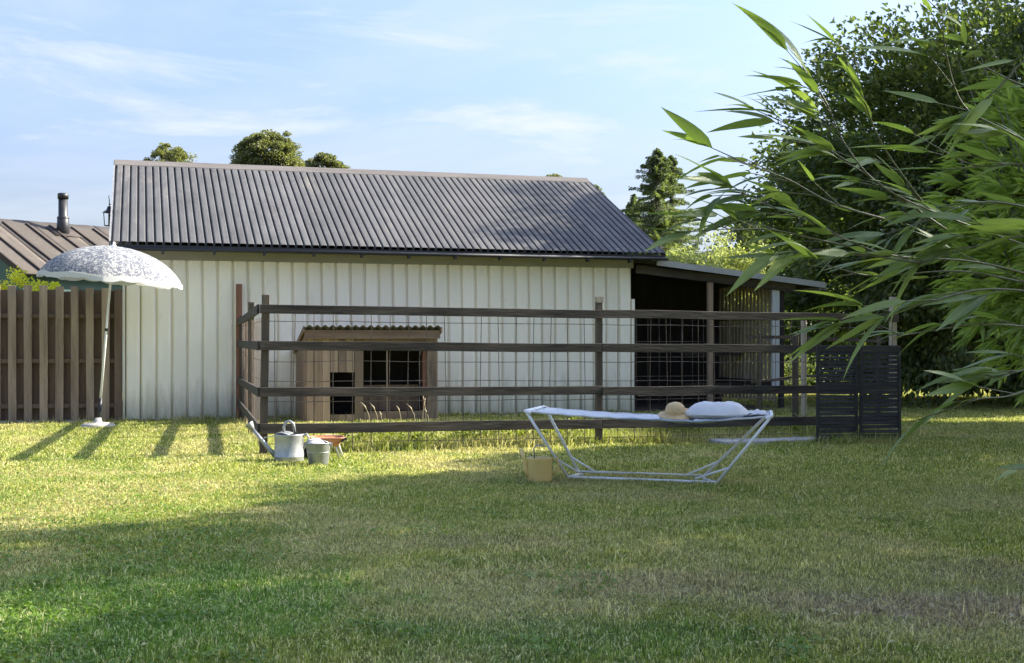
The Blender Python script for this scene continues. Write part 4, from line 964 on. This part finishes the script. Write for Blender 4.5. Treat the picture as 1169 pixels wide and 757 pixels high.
def put_leaf(p, d, ln, roll):
    y = d.normalized(); z = Vector((0, 0, 1)); x = y.cross(z)
    if x.length < .1: x = Vector((1, 0, 0))
    x.normalize(); z = x.cross(y)
    Rm = Matrix((x, y, z)).transposed().to_4x4() @ Matrix.Rotation(roll, 4, 'Y')
    mtx = Matrix.Translation(Vector(p) - bam.location) @ Rm @ Matrix.Scale(ln, 4)
    LEAVES.append((mtx, random.choice(LM), ln))
CANES = []
def cane(pts, r0=.0030, r1=.0009):
    P3 = [Vector(p) for p in pts]; out = []
    for i in range(len(P3) - 1):
        a = P3[max(i - 1, 0)]; b = P3[i]; c = P3[i + 1]; d = P3[min(i + 2, len(P3) - 1)]
        for k in range(6):
            t_ = k / 6
            out.append(.5 * ((2 * b) + (c - a) * t_ + (2 * a - 5 * b + 4 * c - d) * t_ * t_ + (3 * b - a - 3 * c + d) * t_ ** 3))
    out.append(P3[-1]); n = len(out)
    MB().tube([p - bam.location for p in out], [r0 + (r1 - r0) * i / (n - 1) for i in range(n)], 6).build('branch', M['cane'], bam)
    CANES.append(out); return out
def leafy(out, start, step, size, fan=3, spread=.6, droop=.10, bias=Vector((-.5, -.05, .08)), twig=.08):
    """twigs leave the branch and end in a fan of leaves"""
    n = len(out); i = int(start * n)
    while i < n:
        p = out[i]; tg = (out[min(i + 1, n - 1)] - out[max(i - 1, 0)]).normalized()
        side = Vector((random.uniform(-1, 1), random.uniform(-.5, .5), random.uniform(-1, 1)))
        dr = (tg * 1.1 + side * .55 + bias).normalized()
        e = p + dr * twig * random.uniform(.5, 1.6)
        MB().tube([p - bam.location, e - bam.location], [.0016, .0008], 4, False).build('twig', M['cane'], bam)
        for k in range(random.randint(max(1, fan - 1), fan + 1)):
            ld = (dr + Vector((random.uniform(-1.1, .5), random.uniform(-.7, .7), random.uniform(-.8, .7))) * spread + Vector((0, 0, -droop))).normalized()
            put_leaf(p.lerp(e, random.uniform(.6, 1)), ld, size * random.uniform(.5, 1.22), random.uniform(-.9, .9) + PI * 0)
        i += max(1, int(step + random.random()))
# (photo points of the main branches, with the distance each hangs at)
br = [
 ([(1230, 330, 3.3), (1120, 300, 3.15), (1010, 290, 3.0), (930, 255, 2.95), (880, 236, 2.9), (850, 222, 2.85)], .2, 2, .15, 3),
 ([(1230, 300, 3.2), (1100, 255, 3.1), (1010, 215, 3.0), (965, 165, 3.0), (945, 120, 3.0), (930, 95, 3.0)], .2, 2, .155, 3),
 ([(1010, 290, 3.0), (940, 275, 2.95), (880, 262, 2.9), (845, 262, 2.85), (815, 262, 2.8)], .1, 3, .13, 2),
 ([(1010, 250, 2.9), (950, 232, 2.85), (900, 205, 2.85), (860, 190, 2.8), (842, 182, 2.8)], .1, 3, .135, 2),
 ([(1230, 190, 3.0), (1150, 150, 2.9), (1100, 120, 2.9), (1080, 60, 2.85), (1075, 10, 2.8)], .2, 3, .165, 2),
 ([(1240, 340, 2.9), (1130, 330, 2.85), (1060, 345, 2.8), (1010, 358, 2.8), (975, 366, 2.8)], .2, 3, .15, 3),
 ([(1200, 330, 3.1), (1100, 310, 3.05), (1000, 315, 3.0), (950, 305, 2.9), (925, 305, 2.9)], .1, 4, .13, 2),
 ([(1240, 410, 2.9), (1190, 415, 2.85), (1160, 425, 2.8), (1130, 430, 2.8)], .3, 3, .17, 2),
 ([(1240, 420, 2.8), (1160, 450, 2.75), (1120, 455, 2.7), (1100, 462, 2.7)], .35, 4, .13, 2),
 ([(1240, 520, 2.7), (1200, 530, 2.65), (1175, 538, 2.6)], .4, 4, .12, 1),
 ([(1220, 250, 3.4), (1130, 230, 3.3), (1060, 250, 3.2), (1010, 270, 3.2)], .1, 2, .14, 3),
 ([(1230, 120, 3.4), (1150, 90, 3.3), (1110, 60, 3.2), (1125, 10, 3.2)], .1, 3, .15, 2),
 ([(1230, 380, 3.2), (1130, 370, 3.1), (1060, 378, 3.1), (1020, 385, 3.0)], .25, 4, .14, 2),
 ([(1240, 230, 2.7), (1180, 190, 2.7), (1120, 190, 2.7), (1090, 180, 2.7)], .2, 3, .15, 2),
 ([(1240, 280, 3.0), (1170, 270, 3.0), (1100, 285, 3.0), (1050, 300, 3.0)], .1, 2, .15, 3),
 ([(1080, 262, 3.1), (990, 200, 3.05), (930, 160, 3.0), (885, 135, 2.95)], .1, 2, .14, 2),
 ([(1060, 240, 3.1), (1010, 170, 3.05), (985, 110, 3.0), (975, 60, 2.95)], .1, 3, .14, 2),
 ([(1050, 300, 3.0), (980, 290, 2.95), (930, 285, 2.95), (890, 290, 2.9)], .1, 3, .14, 2),
 ([(1240, 30, 2.9), (1180, 60, 2.9), (1130, 110, 2.9), (1090, 150, 2.9)], .3, 3, .15, 2),
]
for pts, st, step, size, fan in br:
    leafy(cane([P(*q_) for q_ in pts]), st, step, size, fan)
# standing culms off to the right
for x, y, hgt in ((2.15, 3.3, 3.2), (2.3, 3.7, 3.6), (2.05, 2.9, 2.6), (2.5, 3.4, 3.4)):
    MB().tube([Vector((x, y, 0)) - bam.location, Vector((x - .05, y, hgt * .5)) - bam.location, Vector((x - .45, y, hgt)) - bam.location], [.014, .011, .005], 8).build('culm', M['cane'], bam)
def on_view(mx, ln):
    p_ = bam.location + (mx @ Vector((0, .5, 0))); px = CX + p_.x / p_.y * F; py = HY - (p_.z - H) / p_.y * F
    return ln / p_.y if (-20 < px < 1190 and -20 < py < 780) else 0
LEAVES.sort(key=lambda q_: -on_view(q_[0], q_[2]))
for mx_, me_, ln in LEAVES[:298]:
    o = bpy.data.objects.new('leaf', me_); C.objects.link(o); o.parent = bam; o.matrix_local = mx_
m = MB()
for mx_, me_, ln in LEAVES[298:]:
    b_ = len(m.v); m.v += [tuple(mx_ @ v_.co) for v_ in me_.vertices]
    for pl_ in me_.polygons: m.f.append([b_ + i_ for i_ in pl_.vertices]); m.sm.append(True)
o = m.build('small_leaves', M['bamboo'], bam); o['kind'] = 'stuff'
print('bamboo leaves', len(LEAVES))
# a second, finer bamboo further back on the right
def finebamboo(base, rx, rz_, zc, k, label, seed, ln=.115):
    global RNG; RNG = np.random.default_rng(seed); random.seed(seed)
    root = empty('fine_bamboo', base, 0, label, 'bamboo')
    m = MB()
    for i in range(26):
        a = random.uniform(0, 2 * PI); h_ = random.uniform(.7, 1.05) * (zc + rz_)
        m.tube([(.25 * math.cos(a), .25 * math.sin(a), 0), (.5 * rx * math.cos(a), .4 * rx * math.sin(a), h_ * .6), (rx * .95 * math.cos(a), rx * .8 * math.sin(a), h_)], [.010, .007, .002], 5)
    m.build('culms', M['cane'], root)
    nc = k // 7; dirs = rvec(nc); rad = .3 + .7 * RNG.random(nc) ** .7
    cc = dirs * rad[:, None] * np.array([rx, rx * .7, rz_]) + np.array([0, 0, zc])
    idx = np.repeat(np.arange(nc), 7); kk = len(idx)
    tw = dirs + .6 * rvec(nc) + np.array([-.3, 0, .15])
    d = tw[idx] + .55 * rvec(kk) + np.array([0, 0, -.05])
    c = cc[idx] + d * ln * .4
    l_ = ln * (.6 + .7 * RNG.random(kk))
    me = leafmesh('foliage', c.astype(np.float32), d, rvec(kk) + np.array([0, 0, 1.]), l_, l_ * .17, M['bamboofine'])
    o = bpy.data.objects.new('foliage', me); C.objects.link(o); o.parent = root; o['kind'] = 'stuff'
finebamboo(Vector((3.25, 6.6, 0)), .95, 1.05, 1.85, 16000, 'fine-leaved pale green bamboo clump behind the large bamboo leaves at right', 7)
finebamboo(Vector((5.6, 10.4, 0)), 1.3, 1.5, 2.1, 16000, 'second fine-leaved bamboo clump beyond, at the right edge', 8)

# ------------------------------------------------------------------ grass
def patch(name, size, nb_, h0, h1, w, seed, lean=.5, mt='blade'):
    rg = np.random.default_rng(seed); k = nb_
    x = (rg.random(k) - .5) * size; y = (rg.random(k) - .5) * size
    cl_ = np.array([noise.noise((a * 7, b * 7, seed)) for a, b in zip(x, y)]); h = (h0 + (h1 - h0) * rg.random(k) ** 1.5) * (1 + .9 * cl_); a = rg.random(k) * 2 * PI; ln = lean * rg.random(k) * h; la = rg.random(k) * 2 * PI
    wx = np.cos(a) * w * .5 * (.6 + .8 * rg.random(k)); wy = np.sin(a) * w * .5
    dx = np.cos(la) * ln; dy = np.sin(la) * ln
    v = np.empty((k, 5, 3), np.float32)
    z0 = np.full(k, -.01)
    v[:, 0] = np.stack([x - wx, y - wy, z0], 1); v[:, 1] = np.stack([x + wx, y + wy, z0], 1)
    v[:, 2] = np.stack([x - wx * .8 + dx * .45, y - wy * .8 + dy * .45, h * .6], 1); v[:, 3] = np.stack([x + wx * .8 + dx * .45, y + wy * .8 + dy * .45, h * .6], 1)
    v[:, 4] = np.stack([x + dx * 1.3, y + dy * 1.3, h * (1 - .3 * (ln / h))], 1)
    me = bpy.data.meshes.new(name); me.vertices.add(5 * k); me.vertices.foreach_set('co', v.ravel())
    b = (np.arange(k) * 5)[:, None]
    tri = np.concatenate([b + np.array([[0, 1, 3]]), b + np.array([[0, 3, 2]]), b + np.array([[2, 3, 4]])], 1).astype(np.int32).ravel()
    me.loops.add(len(tri)); me.loops.foreach_set('vertex_index', tri); me.polygons.add(3 * k); me.polygons.foreach_set('loop_start', (np.arange(3 * k) * 3).astype(np.int32))
    me.update(calc_edges=True); me.materials.append(M[mt])
    return bpy.data.objects.new(name, me)
def scatter(name, pts, sources, smin, smax, label, cat, zs=(1, 1)):
    me = bpy.data.meshes.new(name); me.from_pydata(pts, [], []); o = bpy.data.objects.new(name, me); C.objects.link(o)
    tag(o, label, cat, kind='stuff')
    ng = bpy.data.node_groups.new(name, 'GeometryNodeTree')
    ng.interface.new_socket('Geometry', in_out='INPUT', socket_type='NodeSocketGeometry'); ng.interface.new_socket('Geometry', in_out='OUTPUT', socket_type='NodeSocketGeometry')
    gi = N(ng, 'NodeGroupInput'); go = N(ng, 'NodeGroupOutput'); ip = N(ng, 'GeometryNodeInstanceOnPoints'); jn = N(ng, 'GeometryNodeJoinGeometry')
    for s in sources:
        oi = N(ng, 'GeometryNodeObjectInfo'); oi.inputs['Object'].default_value = s; oi.inputs['As Instance'].default_value = True
        ng.links.new(oi.outputs['Geometry'], jn.inputs[0])
    rv = N(ng, 'FunctionNodeRandomValue', data_type='INT'); rv.inputs[4].default_value = 0; rv.inputs[5].default_value = len(sources) - 1
    rr = N(ng, 'FunctionNodeRandomValue', data_type='FLOAT'); rr.inputs[2].default_value = 0; rr.inputs[3].default_value = 2 * PI; rr.inputs['Seed'].default_value = 5
    rs = N(ng, 'FunctionNodeRandomValue', data_type='FLOAT'); rs.inputs[2].default_value = smin; rs.inputs[3].default_value = smax; rs.inputs['Seed'].default_value = 9
    cx = N(ng, 'ShaderNodeCombineXYZ'); ng.links.new(rr.outputs[1], cx.inputs[2])
    sx = N(ng, 'ShaderNodeCombineXYZ'); sx.inputs[0].default_value = 1; sx.inputs[1].default_value = 1; ng.links.new(rs.outputs[1], sx.inputs[2])
    ip.inputs['Pick Instance'].default_value = True
    ng.links.new(gi.outputs[0], ip.inputs['Points']); ng.links.new(jn.outputs[0], ip.inputs['Instance']); ng.links.new(rv.outputs[2], ip.inputs['Instance Index'])
    ng.links.new(cx.outputs[0], ip.inputs['Rotation']); ng.links.new(sx.outputs[0], ip.inputs['Scale']); ng.links.new(ip.outputs[0], go.inputs[0])
    md = o.modifiers.new('scatter', 'NODES'); md.node_group = ng
    return o
random.seed(3)
near = [patch('grass_patch', .7, 2600, .008, .030, .0050, s, 1.6) for s in range(5)]
farp = [patch('grass_patch', .9, 1700, .012, .040, .0080, 20 + s, 1.3) for s in range(4)]
tuft = [patch('grass_tuft', .28, 90, .06, .17, .006, 40 + s, .8) for s in range(4)]
def inside_barn(p):
    d = Vector((p[0], p[1], 0)) - W0; s = d.dot(U); r_ = d.dot(NN); return -.2 < s < 11.4 and r_ > .12
ptsn = []; ptsf = []
y = 3.6
while y < 34:
    st = .42 if y < 12 else .6
    hwid = y * .46 + 1.0; x = -hwid
    while x < hwid:
        q_ = (x + random.uniform(-.12, .12), y + random.uniform(-.12, .12))
        bare = ((q_[0] - 2.3) / .85) ** 2 + ((q_[1] - 5.78) / .42) ** 2 < 1
        if not bare and not inside_barn(q_) and not (q_[0] < -6.2 and q_[1] > 19.0):
            (ptsn if y < 12 else ptsf).append((q_[0], q_[1], gz(*q_)))
        x += st
    y += st
scatter('grass', ptsn, near, .7, 1.35, 'short cropped lawn grass with dry patches', 'grass')
scatter('grass', ptsf, farp, .7, 1.35, 'lawn grass further back, up to the barn and the far bushes', 'grass')
# coarse tufts: at fence foot, wall foot, here and there on the lawn
pt = []
for i in range(1500):   # inside the enclosure, thick along the front run
    l_ = random.uniform(.9, 8.3); d_ = abs(random.gauss(.25, .55)); q_ = FO + FU * l_ + Vector((-FU.y, FU.x, 0)) * d_
    pt.append((q_.x, q_.y, 0))
for i in range(90):
    q_ = B(random.uniform(-.2, 8), -random.uniform(.08, .3)); pt.append((q_.x, q_.y, -.04))
for i in range(70):
    q_ = FO + SV * random.random() + Vector((random.uniform(-.2, .2), 0, 0)); pt.append((q_.x, q_.y, -.05))
for i in range(40):
    q_ = pf0.lerp(pf1, random.random()); pt.append((q_.x, q_.y - random.uniform(.05, .2), -.06))
ptl = []
for i in range(700):
    y = random.uniform(5, 18); q_ = (random.uniform(-.42, .42) * y, y); ptl.append((q_[0], q_[1], -.012))
for i in range(130): ptl.append((2.3 + random.gauss(0, .4), 5.78 + random.gauss(0, .2), -.012))
scatter('lawn_tufts', ptl, tuft, .25, .5, 'slightly longer grass tufts dotted over the lawn', 'grass')
for i in range(60):
    q_ = s0.lerp(s1, random.random()); pt.append((q_.x, q_.y - random.uniform(.0, .12), -.02))
scatter('coarse_grass', pt, tuft, .55, 1.15, 'coarse tufts of taller grass along fences and walls', 'grass')
# broad-leaved weeds just behind the fence
k = 9000; RNG = np.random.default_rng(77)
l_ = RNG.random(k) * 7.0 + .9; d_ = .15 + np.abs(RNG.normal(0, .45, k)); hz = RNG.random(k) ** 1.3 * .17 + .02
clump = np.array([noise.noise((a * 1.7, b * 1.7, 2)) for a, b in zip(l_, d_)]); keep = clump > -.12 ; l_, d_, hz = l_[keep], d_[keep], hz[keep] * (1 + clump[keep])
fu = np.array(FU); fn = np.array((-FU.y, FU.x, 0)); c = np.array(FO) + fu * l_[:, None] + fn * d_[:, None]; c[:, 2] = hz
kk = len(c); ll = .03 + .04 * RNG.random(kk)
o = bpy.data.objects.new('weeds', leafmesh('weeds', c.astype(np.float32), rvec(kk) + np.array([0, 0, .4]), rvec(kk) + np.array([0, 0, 1.]), ll, ll * .6, M['weed'])); C.objects.link(o)
tag(o, 'yellow-green broad-leaved weeds growing behind the rail fence', 'weeds', kind='stuff')
# clover and plantain clumps in the lawn
RNG = np.random.default_rng(78); k = 60000
y = 4.3 + 9 * RNG.random(k) ** 1.5; x = (RNG.random(k) - .5) * .9 * y
cv = np.array([noise.noise((a * 1.3, b * 1.3, 7)) + .5 * noise.noise((a * 4, b * 4, 9)) for a, b in zip(x, y)])
keep = cv - .35 * (x + 1.0) / 2 + .12 * RNG.random(k) > .26; x, y = x[keep], y[keep]; kk = len(x)
c = np.stack([x, y, .012 + .028 * RNG.random(kk)], 1); ll = .014 + .016 * RNG.random(kk)
o = bpy.data.objects.new('clover', leafmesh('clover', c.astype(np.float32), rvec(kk) * np.array([1, 1, .3]), rvec(kk) * .45 + np.array([0, 0, 1.]), ll, ll * .8, M['clover'], .1)); C.objects.link(o)
tag(o, 'low green clover patches spreading through the near lawn', 'clover', kind='stuff')
# fallen leaves on the lawn
k = 420; y = 5 + 14 * RNG.random(k) ** 1.3; x = (RNG.random(k) * .9 - .40) * y * .9
keep = (RNG.random(k) < np.clip(.35 + x / 4, .25, 1)); x = np.concatenate([x[keep], 2.3 + RNG.normal(0, .5, 160)]); y = np.concatenate([y[keep], 5.8 + RNG.normal(0, .22, 160)]); k = len(x)
c = np.stack([x, y, np.full(k, .042)], 1); ll = .018 + .034 * RNG.random(k)
c[:, 2] = .012 + .025 * RNG.random(k)
o = bpy.data.objects.new('fallen_leaves', leafmesh('fallen_leaves', c.astype(np.float32), rvec(k) * np.array([1, 1, .25]), rvec(k) * .35 + np.array([0, 0, 1.]), ll, ll * .5, M['fallen'])); C.objects.link(o)
tag(o, 'scattered pale fallen leaves on the lawn', 'fallen leaves', kind='stuff')
# sandy strip at the foot of the paling fence
o = MB().grid(lambda u, v: (-9.2 + u * 2.9, 18.2 + u * .75 + v * .35 + .06 * math.sin(u * 11), .035 * math.sin(PI * v)), 24, 6).build('gravel_strip', M['concrete']); o['kind'] = 'structure'
# seed-head stalks by the hen house
ORD = ('first', 'second', 'third', 'fourth', 'fifth', 'sixth', 'seventh', 'eighth')
for STK, (px, top, lean) in enumerate(((424, 460, -.16), (433, 461, -.14), (437, 470, -.05), (459, 464, -.08), (476, 462, -.15), (482, 456, .05), (487, 452, -.06), (491, 466, -.10))):
    Y = 17.3; b_ = P(px, 496, Y); b_.z = 0; h_ = H - (top - HY) / F * Y
    m = MB(); pts = [Vector((0, 0, 0)), Vector((lean * .25, 0, h_ * .6)), Vector((lean * .55, 0, h_ * .88)), Vector((lean * .95, 0, h_ * 1.04))]
    m.tube(pts, [.003, .0025, .002, .001], 5); m.tube([pts[1].lerp(pts[2], .6), pts[2], pts[3]], [.003, .009, .002], 6)
    o = m.build('grass_stalk', M['stalk'], loc=b_); tag(o, ORD[STK] + ' dry seed stalk from the left in front of the hen house', 'grass stalk', 'grass stalks in front of the hen house')
